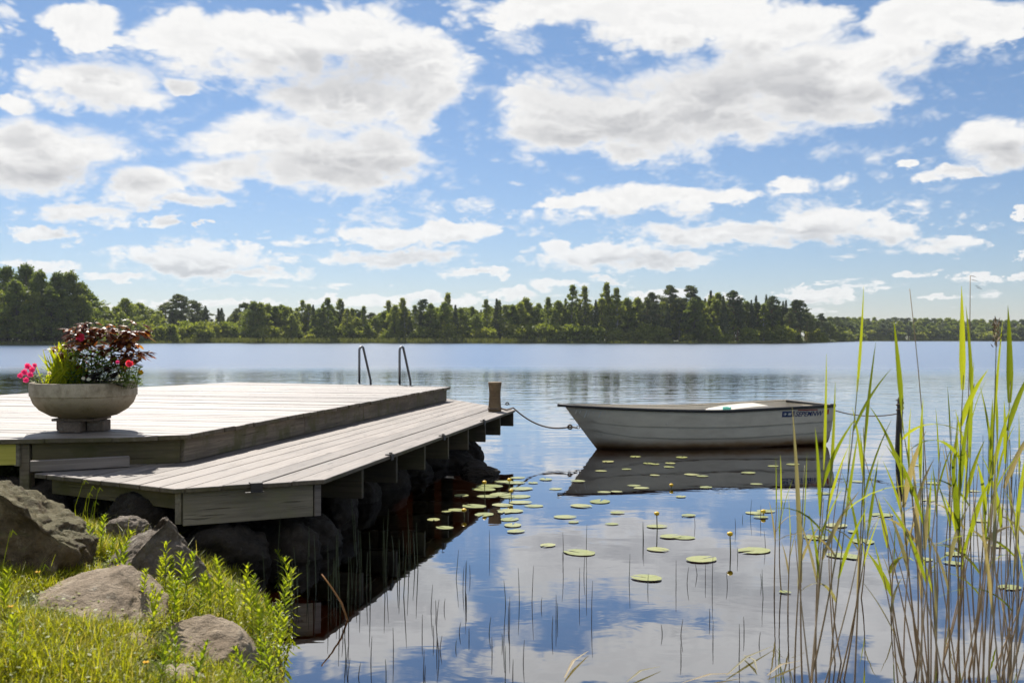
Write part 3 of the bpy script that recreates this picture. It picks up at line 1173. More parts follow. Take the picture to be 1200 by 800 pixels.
    decal(xb, zc, *rect(0.022, -0.015, 0.075, 0.03, 2, 0.2), pale, 0.0065)
    decal(xb, zc, *rect(0.095, -0.018, 0.155, 0.034, 2, 0.2), pale, 0.0065)
    decal(xb, zc, *rect(0.085, -0.012, 0.098, 0.028, 1, 0.2), green, 0.008)
    text('DC', xb + 0.018, zc - 0.022, 0.085, blue, 0.009, 0.15)
    text('SEPEMNW', xb + 0.225, zc - 0.03, 0.105, blue, 0.004, 0.3)
    decal(xb, zc, *rect(0.27, 0.056, 0.62, 0.072, 6), red, 0.004)
    decal(xb, zc, *rect(0.79, -0.01, 0.825, 0.06, 1), red, 0.004)
    # pale chafe marks under the bow
    R = random.Random(4)
    for k in range(7):
        u_ = -0.36 + 0.065 * k + R.uniform(-0.02, 0.02)
        hh = R.uniform(0.04, 0.13)
        decal(0, 0.60, *rect(u_, -hh, u_ + R.uniform(0.006, 0.014), 0.0, 1, 0.35), pale, 0.003)

    # mooring line: dock corner -> bow eye
    eye = Mw @ Vector((-0.295, 0, 0.325))
    pc = gp(580, 482, ZL)
    pts = []
    ring = [Vector((pc.x + 0.097 * cos(q), pc.y + 0.097 * sin(q), ZL + 0.045)) for q in [k * pi / 8 - 0.3 for k in range(0, 15)]]
    e0 = gp(601.5, 478.8, ZL)
    e0 = Vector((e0.x, e0.y, ZL + 0.016))
    k2 = pd(668, 500, eye.y - 0.15)
    pts = ring[::-1] + [Vector((pc.x + 0.16, pc.y + 0.02, ZL + 0.02)), e0]
    for i in range(1, 15):
        t = i / 15
        p = e0.lerp(k2, t)
        p.z -= 0.13 * 4 * t * (1 - t) * (1 - 0.1 * t)
        pts.append(p)
    pts += [k2, eye]
    mb = MB().tube(pts, 0.011, 6)
    kp = k2
    mb.tube([kp + Vector((0.03 * cos(q), 0.02 * sin(q * 2), 0.03 * sin(q))) for q in [k * pi / 5 for k in range(11)]], 0.013, 6)
    tag(obj('mooring_rope', mb, M_ROPE, smooth=True), 'brown rope sagging from the mooring post to the bow of the boat', 'rope')
    # stake behind the reeds and the stern line to it
    sb = gp(1053, 527, 0.0)
    lean = 0.03
    mb = MB().tube([(-0.02, 0, -1.2), (0, 0, 0), (lean * 0.5, 0, 0.4), (lean, 0, 0.76), (lean + 0.004, 0, 0.785)], [0.05, 0.048, 0.046, 0.042, 0.03], 10)
    st = obj('stake', mb, M_STAKE, loc=(sb.x, sb.y, 0))
    tag(st, 'dark weathered stake standing in the water behind the reeds', 'stake')
    rp = [Vector((sb.x + lean * 0.8 + 0.052 * cos(q), sb.y + 0.052 * sin(q), 0.56 + 0.012 * q)) for q in [k * pi / 6 for k in range(0, 30)]]
    tr = Mw @ Vector((L - 0.02, -0.35, 0.60))
    last = rp[0]
    pts = []
    for i in range(14):
        t = i / 14
        p = tr.lerp(last, t)
        p.z -= 0.10 * 4 * t * (1 - t)
        pts.append(p)
    mb = MB().tube(pts + rp, 0.009, 5)
    tag(obj('mooring_rope', mb, M_ROPE, smooth=True), 'thin stern line from the boat wound round the dark stake', 'rope')


build_boat()


# ------------------------------------------------------------------ boulders
def rock(c, dims, seed, m, label, group=None, cuts=6, rz=0.0, peak=None, rough=0.10, flats=(), tilt=(0, 0)):
    R = random.Random(seed)
    bm = bmesh.new()
    bmesh.ops.create_icosphere(bm, subdivisions=6 if dims[0] > 0.3 and cuts != 6 else 5, radius=1.0)
    planes = []
    for _ in range(cuts):
        n = Vector((R.gauss(0, 1), R.gauss(0, 1), R.gauss(0, 0.8))).normalized()
        planes.append((n, R.uniform(0.62, 0.86)))
    planes += [(Vector(q[:3]).normalized(), q[3]) for q in flats]
    sv = Vector((seed * 3.7, seed * 1.3, seed * 0.7))
    for v in bm.verts:
        p = v.co.copy()
        for n, d in planes:
            q = p.dot(n)
            if q > d:
                p -= n * (q - d) * 0.98
        if peak:
            p.x += peak[0] * max(0, p.z)
            p.y += peak[1] * max(0, p.z)
            k = 1.0 - peak[2] * max(0, p.z)
            p.x *= k; p.y *= k
        nn = v.co.normalized()
        dsp = rough * noise.fractal(nn * 1.6 + sv, 1.0, 2.0, 3) + rough * 0.55 * noise.fractal(nn * 5.0 + sv, 0.8, 2.1, 6) + rough * 0.5 * noise.fractal(nn * 2.6 + sv * 2, 0.9, 2.0, 4)
        p += nn * dsp
        v.co = Vector((p.x * dims[0] / 2, p.y * dims[1] / 2, p.z * dims[2] / 2))
    lo = Vector([min(v.co[i] for v in bm.verts) for i in range(3)])
    hi = Vector([max(v.co[i] for v in bm.verts) for i in range(3)])
    for v in bm.verts:                       # bring the carved stone back to its full size
        v.co = Vector([(v.co[i] - (lo[i] + hi[i]) / 2) / (hi[i] - lo[i]) * dims[i] for i in range(3)])
    me = bpy.data.meshes.new('boulder')
    bm.to_mesh(me)
    bm.free()
    me.materials.append(m)
    me.polygons.foreach_set('use_smooth', [True] * len(me.polygons))
    o = obj('boulder', me, m, loc=c, rz=rz)
    o.rotation_euler = (tilt[0], tilt[1], rz)
    tag(o, label, 'rock', group)
    return o


BIG = []


def build_rocks():
    def at(px, py, d):
        return pd(px, py, d)
    def fit(x0, x1, y0, y1, d, depth, seed, m, label, **kw):
        k = d / FPX
        c = at((x0 + x1) / 2, (y0 + y1) / 2, d)
        rock(c, ((x1 - x0) * k, depth, (y1 - y0) * k), seed, m, label, **kw)
        BIG.append((c.x, c.y, (x1 - x0) * k / 2, depth / 2))
    fit(-85, 117, 553, 705, 5.75, 0.85, 3, M_ROCK_MOSS, 'large rough brown boulder with moss in front of the dock corner', cuts=3, rough=0.12,
        flats=((0.62, 0.15, 0.74, 0.42), (0.1, -0.97, 0.15, 0.60), (-0.4, 0.3, 0.85, 0.75)))
    fit(110, 246, 606, 715, 6.0, 0.72, 24, M_ROCK_DARK, 'pointed dark grey boulder with a sharp ridge below the lower deck front', cuts=1, rough=0.085,
        flats=((-0.62, -0.25, 0.74, 0.30), (0.78, -0.58, 0.30, 0.34), (0.75, 0.5, 0.5, 0.42), (-0.2, -0.97, 0.1, 0.70), (0.1, 0.9, 0.5, 0.5)))
    fit(22, 190, 678, 785, 4.98, 0.95, 12, M_ROCK, 'broad flat light brown boulder in the bank grass', cuts=3, rough=0.055,
        flats=((0.12, -0.55, 0.83, 0.36), (0.6, -0.3, 0.74, 0.50), (-0.35, -0.1, 0.93, 0.5)))
    fit(176, 300, 728, 842, 4.80, 0.62, 17, M_ROCK, 'smooth rounded grey brown boulder at the water edge', cuts=1, rough=0.05,
        flats=((0.1, -0.35, 0.93, 0.72),))
    fit(158, 243, 782, 850, 4.25, 0.34, 23, M_ROCK, 'small pale boulder poking out of the bank grass', cuts=3, rough=0.06)
    rock(at(150, 622, 6.75), (0.34, 0.3, 0.2), 31, M_ROCK_DARK, 'small dark stone between the mossy boulder and the pointed one', cuts=4)
    rock(at(165, 606, 7.3), (0.55, 0.4, 0.42), 37, M_ROCK_SHADED, 'rounded dark stone in the shade under the lower deck', cuts=4)
    rock(at(150, 772, 4.5), (0.30, 0.3, 0.22), 45, M_ROCK, 'low dark wedge of stone between the flat boulder and the rounded one', cuts=4)
    G2 = 'foundation boulders under the dock'
    lab = 'dark foundation boulder in the shade under the dock'
    spots = [(262, 650, 7.25, 0.75, 0.5), (338, 640, 7.55, 0.62, 0.45), (362, 622, 7.9, 0.55, 0.4), (395, 598, 8.7, 0.5, 0.42), (300, 612, 8.3, 0.8, 0.6), (60, 590, 8.3, 0.8, 0.6), (120, 585, 8.4, 0.7, 0.6),
             (205, 590, 8.5, 0.9, 0.6), (0, 588, 8.2, 0.9, 0.6), (-60, 590, 8.2, 0.9, 0.6), (350, 590, 9.4, 0.9, 0.6), (410, 575, 10.3, 0.8, 0.6), (440, 562, 11.2, 0.9, 0.55), (470, 552, 12.2, 0.9, 0.5),
             (500, 545, 13.0, 0.8, 0.45), (530, 545, 13.2, 0.7, 0.34), (556, 553, 12.6, 0.45, 0.26), (545, 533, 13.9, 0.6, 0.4)]
    for k, (px, py, d, w, hh) in enumerate(spots):
        p = at(px, py, d)
        R = random.Random(k)
        zc = max(-0.05, min(p.z, 0.30))
        s_, t_ = to_st(p)
        bay = int(max(0, s_) / 0.93)
        ordn = ('first', 'second', 'third', 'fourth', 'fifth', 'sixth', 'seventh', 'eighth', 'ninth')[min(bay, 8)]
        if t_ > -1.5 and s_ > 0:
            lab = 'dark boulder under the lower deck, %s joist bay behind its front board' % ordn
        elif t_ > -1.5:
            lab = 'dark boulder under the front board of the lower deck'
        else:
            lab = 'dark boulder in the shade under the upper deck front'
        rock((p.x, p.y, zc * 0.6), (w, w * R.uniform(0.7, 1.0), hh * 1.15), 50 + k, M_ROCK_SHADED, lab, G2, cuts=6, rz=R.uniform(0, 3))
    p = gp(558, 556, 0)
    rock((p.x + 0.05, p.y, 0.0), (0.5, 0.36, 0.22), 91, M_ROCK_SHADED, 'low dark stone breaking the surface beyond the lower deck', cuts=3)


build_rocks()


# ------------------------------------------------------------------ bank grass and shore plants
def blade(mb, base, az, L, w, lean, curl, nseg=3, m=0):
    d = Vector((cos(az), sin(az), 0))
    sd = Vector((-sin(az), cos(az), 0))
    pts, ws = [], []
    for i in range(nseg + 1):
        t = i / nseg
        r = lean * t * L + curl * t * t * L
        z = L * (t - 0.35 * (lean + curl) * t * t)
        pts.append(base + d * r + Vector((0, 0, z)))
        ws.append(w * (1 - t) ** 0.7 + 0.0006)
    mb.strap(pts, ws, sd, m)


M_GRASS = m_leaf('grass_blades', (0.24, 0.28, 0.014), (0.42, 0.43, 0.03), (0.42, 0.36, 0.12), trans=0.65, rough=0.45, obvar=0.0)
M_WILLOWHERB = m_leaf('shore_plant_leaf', (0.20, 0.27, 0.014), (0.36, 0.41, 0.03), trans=0.62, rough=0.4, obvar=0.15)
M_STEMGREEN = m_plain('green_stem', (0.09, 0.12, 0.03), rough=0.6)
M_STEMRED = m_plain('reddish_stem', (0.16, 0.08, 0.03), rough=0.6)
M_YELLOWP = m_plain('yellow_petal', (0.85, 0.50, 0.01), rough=0.5)
M_TWIG = m_plain('orange_twig', (0.38, 0.16, 0.04), rough=0.6)


def build_bank():
    R = random.Random(11)
    mb = MB()
    n = 0
    tries = 0
    while n < 60000 and tries < 400000:
        tries += 1
        x = R.uniform(-4.3, -0.6)
        y = R.uniform(2.4, 8.0)
        s = shore_dist(x, y)
        if s < 0.03 or y > 7.5:
            continue
        px = 600 + FPX * x / y
        if px < -60 or px > 420:
            continue
        cl = noise.noise(Vector((x * 2.2, y * 2.2, 4.0)))
        if R.random() > 0.55 + cl * 0.9 + (0.25 if s > 0.5 else 0.0):
            continue
        if y > 6.3 and x > -2.4 and R.random() > 0.35:
            continue
        if any(((x - q[0]) / q[2]) ** 2 + ((y - q[1]) / q[3]) ** 2 < 0.9 for q in BIG):
            continue
        z = bank_z(x, y)
        tall = 1.0 + 0.8 * max(0, noise.noise(Vector((x * 1.1, y * 1.1, 9.0))))
        L = R.uniform(0.045, 0.115) * tall * (0.75 if s < 0.25 else 1.0)
        if R.random() < 0.03:
            L *= 1.7
        blade(mb, Vector((x, y, z - 0.01)), R.uniform(0, 2 * pi), L, R.uniform(0.003, 0.0065), R.uniform(0.05, 0.5), R.uniform(0.0, 0.8), 3)
        n += 1
    # beyond the frame, thinner
    for _ in range(9000):
        x, y = R.uniform(-9, 6), R.uniform(-4, 2.4)
        if shore_dist(x, y) < 0.1 or (abs(x) < 0.6 and abs(y) < 0.6):
            continue
        blade(mb, Vector((x, y, bank_z(x, y) - 0.01)), R.uniform(0, 2 * pi), R.uniform(0.08, 0.18), 0.008, R.uniform(0.05, 0.5), R.uniform(0, 0.8), 2)
    tag(obj('grass', mb, M_GRASS), 'bright backlit green grass covering the bank among the boulders', 'grass', kind='stuff')
    # low clover-like leaves between
    mb = MB()
    for _ in range(9000):
        x, y = R.uniform(-3.2, -0.8), R.uniform(2.6, 6.2)
        s = shore_dist(x, y)
        if s < 0.08:
            continue
        c = Vector((x, y, bank_z(x, y) + R.uniform(0.01, 0.06)))
        a = R.uniform(0, 2 * pi)
        r = R.uniform(0.006, 0.014)
        e1 = Vector((cos(a), sin(a), R.uniform(-0.3, 0.5)))
        e2 = Vector((-sin(a), cos(a), R.uniform(-0.3, 0.3)))
        mb.add([c, c + e1 * r + e2 * r * 0.6, c + e1 * 2 * r, c + e1 * r - e2 * r * 0.6], [(0, 1, 2, 3)])
    tag(obj('clover', mb, M_GRASS), 'small round leaves of clover low in the bank grass', 'clover', kind='stuff')
    # leafy shore plants: upright stem, pairs of narrow pointed leaves
    protos = []
    for k in range(5):
        R2 = random.Random(100 + k)
        H = 0.30 + 0.03 * k
        st, lf = MB(), MB()
        bend = Vector((R2.uniform(-0.06, 0.06), R2.uniform(-0.06, 0.06), 0))
        P = lambda t: Vector((0, 0, H * t)) + bend * t * t
        st.tube([P(i / 5) for i in range(6)], [0.0035 - 0.0004 * i for i in range(6)], 5)
        nn = 12
        for i in range(nn):
            t = 0.18 + 0.82 * i / (nn - 1)
            L = 0.118 * (1.0 - 0.45 * abs(t - 0.6) / 0.5) * R2.uniform(0.8, 1.15)
            a0 = i * pi / 2 + R2.uniform(-0.3, 0.3)
            for j in range(2 if i < nn - 1 else 4):
                a = a0 + j * pi * (1 if i < nn - 1 else 0.5)
                up = 0.55 + 0.9 * t
                d = Vector((cos(a), sin(a), up)).normalized()
                sd = Vector((-sin(a), cos(a), 0))
                b0 = P(t)
                pts = [b0, b0 + d * L * 0.35, b0 + d * L * 0.7 + Vector((0, 0, -0.004)), b0 + d * L + Vector((0, 0, -0.016))]
                lf.strap(pts, [0.005, L * 0.24, L * 0.18, 0.001], sd, fold=0.3)
        protos.append((st.mesh('stem', M_STEMGREEN), lf.mesh('leaf_whorl', M_WILLOWHERB)))
    spots = [(125, 640), (118, 622), (108, 632), (128, 655), (140, 668), (155, 675), (168, 690), (186, 668), (194, 676), (202, 664), (210, 672), (198, 690), (206, 700), (214, 690), (190, 705), (180, 716), (198, 718), (172, 728), (208, 716),
             (222, 690), (232, 700), (240, 684), (248, 704), (256, 690), (262, 706), (270, 694), (278, 712), (286, 700), (296, 718), (304, 704), (310, 726), (318, 712), (326, 740), (316, 748), (330, 722), (306, 745), (325, 690), (331, 640), (336, 655), (342, 700),
             (190, 772), (204, 786), (222, 796), (186, 792), (262, 800), (284, 800), (300, 796), (312, 790), (322, 780), (322, 800), (5, 700), (20, 760)]
    gn = 'leafy shore plants among the boulders'
    for k, (px, py) in enumerate(spots):
        R2 = random.Random(300 + k)
        # find where the bank is under that pixel: march along the ray for plant foot
        foot = None
        for i in range(400):
            d = 3.2 + i * 0.012
            q = pd(px, py + 28, d)
            if q.z <= max(bank_z(q.x, q.y), -0.12):
                foot = q
                break
        if foot is None:
            continue
        e = empty('shore_plant', foot, R2.uniform(0, 6.28))
        sc = R2.uniform(0.46, 0.80) * (1.08 if px > 230 else 0.95)
        e.scale = (sc, sc, sc)
        e.rotation_euler = (R2.uniform(-0.25, 0.25), R2.uniform(-0.25, 0.25), R2.uniform(0, 6.28))
        st, lf = protos[k % 5]
        obj('stem', st, None, e)
        obj('leaf_whorl', lf, None, e)
        if foot.z < 0.0:
            tag(e, 'upright leafy green plant standing in the shallow water at the bank', 'plant', 'leafy plants in the shallows')
        elif px < 150:
            tag(e, 'leafy green plant beside the mossy boulder', 'plant', 'leafy plants by the mossy boulder')
        elif px < 215 and py < 745:
            tag(e, 'bushy leafy green plant between the pointed boulder and the flat one', 'plant', 'leafy plants between boulders')
        else:
            tag(e, ('tall' if sc > 0.70 else 'low' if sc < 0.58 else 'middling') + ' narrow-leaved green plant growing ' + ('in front of' if py > 765 else 'behind' if px < 305 else 'at the water side of') + ' the smooth rounded boulder', 'plant', gn)
    # yellow buttercups
    for k, (px, py) in enumerate([(44, 671), (139, 662), (173, 676), (180, 679), (171, 782), (12, 715)]):
        d = 4.6 if py > 670 else 5.0
        foot = None
        for i in range(300):
            dd = 3.2 + i * 0.012
            q = pd(px, py + 18, dd)
            if q.z <= bank_z(q.x, q.y):
                foot = q
                break
        if foot is None:
            continue
        h = 0.075
        e = empty('buttercup', foot)
        obj('stem', MB().tube([(0, 0, -0.01), (0.004, 0, h * 0.6), (0, 0, h)], 0.0015, 4), M_STEMGREEN, e)
        fl = MB()
        for j in range(5):
            a = j * 2 * pi / 5
            d = Vector((cos(a), sin(a), 0.7)); sd = Vector((-sin(a), cos(a), 0))
            c = Vector((0, 0, h))
            fl.strap([c, c + d * 0.008, c + d * 0.014], [0.004, 0.014, 0.008], sd)
        obj('flower', fl, M_YELLOWP, e)
        tag(e, 'small yellow buttercup flower in the bank grass', 'flower', 'yellow buttercups in the bank grass')
    # seed-head grasses in front of the dock
    for k, (px, py, tx, ty) in enumerate([(84, 600, 98, 563), (98, 602, 103, 578), (104, 605, 107, 570), (108, 603, 110, 588), (112, 602, 115, 572), (4, 690, 12, 622), (30, 700, 50, 662)]):
        b0 = pd(px, py, 6.3 if k < 5 else 4.6)
        b0.z = min(b0.z, bank_z(b0.x, b0.y))
        t0 = pd(tx, ty, b0.y)
        midp = b0.lerp(t0, 0.55) + Vector((-0.02, 0, 0.02))
        mb = MB().tube([b0, midp, t0], [0.0022, 0.0018, 0.001], 4)
        mb.tube([t0 + Vector((0, 0, -0.03)), t0 + Vector((0.01, 0, 0.0)), t0 + Vector((0.03, 0, -0.02))], [0.002, 0.005, 0.002], 4)
        o = obj('seed_grass', mb, M_WILLOWHERB)
        tag(o, 'thin grass stalk with a nodding seed head rising from the bank', 'grass stalk', 'seed-head grasses on the bank')
    # bent orange twig in the shallows
    p0, p1, p2 = gp(411, 727, 0), None, None
    d = p0.y
    mb = MB().tube([p0 + Vector((0, 0, -0.05)), pd(400, 706, d), pd(389, 689, d), pd(377, 673, d)], [0.006, 0.006, 0.005, 0.004], 6)
    tag(obj('twig', mb, M_TWIG, smooth=True), 'bare orange twig leaning up out of the shallow water', 'twig')
    mb = MB()
    c = pd(372, 640, d)


build_bank()


# ------------------------------------------------------------------ planted bowl on the dock
def leaf_patch(mb, c, d, L, w, up=Vector((0, 0, 1)), droop=0.2, fold=0.25, m=0):
    d = d.normalized()
    sd = d.cross(up)
    sd = sd.normalized() if sd.length > 1e-3 else Vector((1, 0, 0))
    g_ = Vector((0, 0, -1))
    pts = [c, c + d * L * 0.3 + g_ * droop * L * 0.05, c + d * L * 0.65 + g_ * droop * L * 0.25, c + d * L + g_ * droop * L * 0.6]
    mb.strap(pts, [w * 0.12, w, w * 0.8, w * 0.05], sd, m, fold=fold)


def build_pot():
    R = random.Random(21)
    c = gp(98.5, 505.5, ZU)
    k = c.y / FPX                                  # metres per photo pixel at the bowl
    m, g, b, out = mat('bowl_concrete')
    co = objco(g)
    x, y, z = g.sep(co)
    n = g.noise(co, 9.0, 7.0, 0.7)
    f = g.noise(co, 90.0, 3.0, 0.6)
    col = g.mix(g.ramp(n, 0.35, 0.7), (0.50, 0.425, 0.31), (0.27, 0.22, 0.145))
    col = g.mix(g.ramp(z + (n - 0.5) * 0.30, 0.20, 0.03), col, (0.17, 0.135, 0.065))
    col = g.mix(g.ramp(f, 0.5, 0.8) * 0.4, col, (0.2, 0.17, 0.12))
    g.put(b.inputs['Base Color'], col)
    b.inputs['Roughness'].default_value = 0.85
    bump(g, b, n * 0.6 + f * 0.4, 0.012)
    zb = ZU + 16.0 * k
    H = 41.5 * k
    Rr = 58.8 * k
    prof = [(Rr * 0.10, 0.0), (Rr * 0.40, 0.0), (Rr * 0.62, H * 0.07), (Rr * 0.82, H * 0.24), (Rr * 0.93, H * 0.42), (Rr * 0.975, H * 0.59), (Rr * 0.975, H * 0.615), (Rr * 1.0, H * 0.635),
            (Rr * 1.0, H * 0.97), (Rr * 0.985, H), (Rr * 0.90, H), (Rr * 0.885, H * 0.9), (Rr * 0.80, H * 0.88)]
    mb = MB().lathe(prof, 48)
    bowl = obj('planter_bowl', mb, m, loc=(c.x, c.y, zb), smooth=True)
    tag(bowl, 'round weathered concrete planter bowl on stone blocks at the dock edge', 'planter')
    bm = bmesh.new(); bm.from_mesh(bowl.data)
    for e in bm.edges:
        if len(e.link_faces) == 2 and e.calc_face_angle(0) > radians(38):
            e.smooth = False
    bm.to_mesh(bowl.data); bm.free()
    soil = m_plain('potting_soil', (0.03, 0.02, 0.012), rough=0.95, var=0.5)
    obj('soil', MB().lathe([(Rr * 0.87, H * 0.86), (Rr * 0.6, H * 0.93), (Rr * 0.05, H * 0.95)], 32), soil, bowl)
    stone = m_rock('block_stone', (0.20, 0.15, 0.11), (0.32, 0.25, 0.19))
    bh = 12.5 * k
    for (px, w, dy, lab) in ((72.5, 15, 0.10, 'small stone block under the bowl, set back beside the widest block'), (91.5, 24.5, -0.10, 'widest stone block under the front of the planter bowl'),
                             (114.5, 20, 0.02, 'reddish stone block under the planter bowl on the side of the open deck'), (96, 22, 0.26, 'stone block under the back of the planter bowl')):
        xx = c.x + (px - 98.5) * k
        o = obj('stone_block', MB().box((0, 0, bh / 2), (w * k, 0.17, bh)), stone, loc=(xx, c.y + dy, ZU + 0.003), rz=R.uniform(-0.12, 0.12), bevel=0.008)
        tag(o, lab, 'block')
    # flat spacer slab between blocks and bowl
    o = obj('spacer_slab', MB().box((0, 0, 1.6 * k), (50 * k, 0.36, 3.0 * k)), stone, loc=(c.x - 0.02, c.y, ZU + bh + 0.005), bevel=0.006)
    tag(o, 'thin stone slab between the blocks and the bowl foot', 'slab')
    zt = zb + H
    def P(px, py, dy=0.0):
        return pd(px, py, c.y + dy)
    M_BRONZE = m_leaf('bronze_leaf', (0.15, 0.04, 0.022), (0.33, 0.105, 0.04), (0.46, 0.24, 0.07), trans=0.52, rough=0.35, obvar=0.0)
    M_STRAP = m_leaf('strap_leaf', (0.30, 0.38, 0.014), (0.52, 0.54, 0.025), trans=0.65, rough=0.4, obvar=0.0)
    M_DARKG = m_leaf('dark_green_leaf', (0.05, 0.10, 0.015), (0.13, 0.20, 0.02), trans=0.5, rough=0.65, obvar=0.0)
    M_FILL = m_leaf('fresh_green_leaf', (0.10, 0.19, 0.015), (0.22, 0.32, 0.02), trans=0.55, rough=0.6, obvar=0.0)
    M_PLUM = m_leaf('plum_leaf', (0.015, 0.013, 0.014), (0.04, 0.03, 0.032), trans=0.1, rough=0.3, obvar=0.0)
    M_PINK = m_leaf('pink_petal', (0.75, 0.04, 0.32), (0.85, 0.10, 0.45), trans=0.45, rough=0.5, obvar=0.0)
    M_RED = m_leaf('red_petal', (0.65, 0.02, 0.09), (0.8, 0.07, 0.18), trans=0.4, rough=0.5, obvar=0.0)
    M_WHITE = m_leaf('white_petal', (0.75, 0.75, 0.7), (0.8, 0.8, 0.78), trans=0.4, rough=0.5, obvar=0.0)
    M_DSTEM = m_plain('dark_stem', (0.035, 0.018, 0.015), rough=0.5)
    # bronze-leaved shrubs (two plants)
    def bronze(stems, nl, label):
        b0 = stems[0][0]
        e = empty('bronze_leaved_plant', b0)
        st, lf = MB(), MB()
        for pts in stems:
            q = [p - b0 for p in pts]
            st.tube(q, [0.008 - 0.005 * i / (len(q) - 1) for i in range(len(q))], 6)
            for i in range(nl):
                t = R.uniform(0.06, 1.0) ** 0.8 * (len(q) - 1)
                j = min(int(t), len(q) - 2)
                p = q[j].lerp(q[j + 1], t - j)
                a = R.uniform(0, 2 * pi)
                tw = Vector((cos(a), sin(a) * 0.9, R.uniform(-0.1, 0.5))).normalized()
                bl = R.uniform(0.03, 0.13)
                st.tube([p, p + tw * bl], 0.0022, 4)
                for _ in range(R.choice((2, 3, 3))):
                    a2 = a + R.uniform(-0.9, 0.9)
                    d = Vector((cos(a2), sin(a2), R.uniform(-0.5, 0.35)))
                    leaf_patch(lf, p + tw * bl * R.uniform(0.6, 1.0), d, R.uniform(0.06, 0.10), R.uniform(0.034, 0.052), droop=0.5)
        obj('stem', st, M_DSTEM, e)
        obj('foliage', lf, M_BRONZE, e)
        tag(e, label, 'plant')
    bronze([[P(108, 452), P(107, 425), P(106, 402), P(105, 378)], [P(107, 415), P(95, 400), P(90, 384)], [P(107, 405), P(118, 395), P(128, 384)], [P(108, 445), P(85, 420), P(70, 405, 0.1)]], 36, 'bronze-red leaved plant with the tallest stem in the planter bowl')
    bronze([[P(138, 452, 0.05), P(146, 425, 0.05), P(150, 400, 0.05), P(154, 380, 0.05)], [P(146, 425, 0.05), P(158, 412, 0.05), P(166, 424, 0.05)], [P(141, 440, 0.05), P(132, 420, 0.05), P(126, 408, 0.05)], [P(150, 402, 0.05), P(160, 388, 0.05)], [P(150, 410, 0.05), P(140, 395, 0.05)]], 30, 'bronze-red leaved plant spilling over the bowl beside the open deck')
    # strap-leaved plant
    e = empty('strap_leaved_plant', P(72, 452))
    lf = MB()
    for i in range(210):
        px = R.gauss(74, 13)
        b0 = P(R.gauss(74, 9), 453, R.uniform(-0.2, 0.15))
        tpy = R.uniform(400, 434) + abs(px - 73) * 0.5
        t0 = P(px + R.gauss(0, 6), tpy, (b0.y - c.y) + R.uniform(-0.08, 0.08))
        b0 -= e.location; t0 -= e.location
        md = b0.lerp(t0, 0.6) + Vector((R.uniform(-0.02, 0.02), R.uniform(-0.02, 0.02), 0.02))
        a = R.uniform(-0.6, 0.6)
        lf.strap([b0, b0.lerp(md, 0.5), md, t0], [0.010, 0.019, 0.017, 0.002], Vector((cos(a), sin(a), 0)), fold=0.3)
    obj('foliage', lf, M_STRAP, e)
    tag(e, 'yellow-green plant with upright strap leaves in the planter bowl', 'plant')
    # dark mound and plum leaves
    def mound(name, px0, px1, py0, py1, n, L, w, mt, label, dy=(-0.3, 0.25), base=452):
        o0 = P((px0 + px1) / 2, base)
        e = empty(name, o0)
        lf, st = MB(), MB()
        for i in range(n):
            px = R.uniform(px0, px1)
            q = P(px, R.uniform(py0, py1), R.uniform(*dy))
            q -= o0
            a = R.uniform(0, 2 * pi)
            leaf_patch(lf, q, Vector((cos(a), sin(a), R.uniform(-0.2, 0.8))), L * R.uniform(0.7, 1.2), w * R.uniform(0.7, 1.2), droop=0.4)
            if i % 6 == 0:
                st.tube([Vector((q.x * 0.5, q.y * 0.7, -0.02)), q], 0.002, 4)
        obj('stem', st, M_STEMGREEN, e)
        obj('foliage', lf, mt, e)
        tag(e, label, 'plant')
        return e
    mound('filler_plant', 78, 134, 410, 452, 620, 0.07, 0.03, M_DARKG, 'dark green mound of small leaves in the middle of the planter bowl')
    mound('filler_plant', 138, 164, 430, 453, 330, 0.048, 0.026, M_FILL, 'fresh green small-leaved plant at the rim of the bowl below the bronze leaves')
    mound('trailing_plant', 38, 62, 438, 453, 110, 0.035, 0.018, M_FILL, 'small-leaved trailing green plant under the strap leaves', dy=(-0.25, 0.2))
    mound('plum_leaved_plant', 106, 138, 432, 451, 26, 0.11, 0.075, M_PLUM, 'low plant with big glossy plum-black leaves at the front of the bowl', dy=(-0.36, -0.22))
    mound('back_filler_plant', 50, 150, 428, 452, 220, 0.05, 0.02, M_DARKG, 'dark green leaves filling the far rim of the planter bowl', dy=(0.1, 0.35))

    def flower(px, py, r, mt, label, foot, dy=-0.3, petals=7, layers=2, group=None):
        q = P(px, py, dy)
        f0 = P(foot[0], foot[1], dy * 0.6)
        e = empty('potted_flower', f0)
        q = q - f0
        obj('stem', MB().tube([Vector((0, 0, 0)), q * 0.5 + Vector((0, 0, 0.01)), q], 0.0025, 4), M_STEMGREEN, e)
        fl = MB()
        for ly in range(layers):
            for j in range(petals):
                a = j * 2 * pi / petals + ly * 0.4 + R.uniform(-0.2, 0.2)
                d = Vector((cos(a), -0.35 + R.uniform(-0.2, 0.2), sin(a) * 0.9 + 0.15))
                sd = d.cross(Vector((0, 1, 0))).normalized()
                rr = r * (1 - 0.3 * ly)
                p0 = q + Vector((0, -0.006 * ly, 0))
                fl.strap([p0, p0 + d * rr * 0.5, p0 + d * rr * 0.85, p0 + d * rr], [rr * 0.2, rr * 0.6, rr * 0.65, rr * 0.3], sd, fold=0.2)
        obj('petals', fl, mt, e)
        tag(e, label, 'flower', group)
    for (px, py, r) in ((33, 430, 0.030), (38, 434, 0.030), (29, 437, 0.030), (24, 441, 0.026), (31, 446, 0.028), (41, 429, 0.022), (36, 440, 0.028)):
        flower(px, py, r, M_PINK, 'bright pink flower hanging over the bowl rim beside the strap leaves', (45, 450), dy=-0.15, group='pink flowers hanging at the bowl rim')
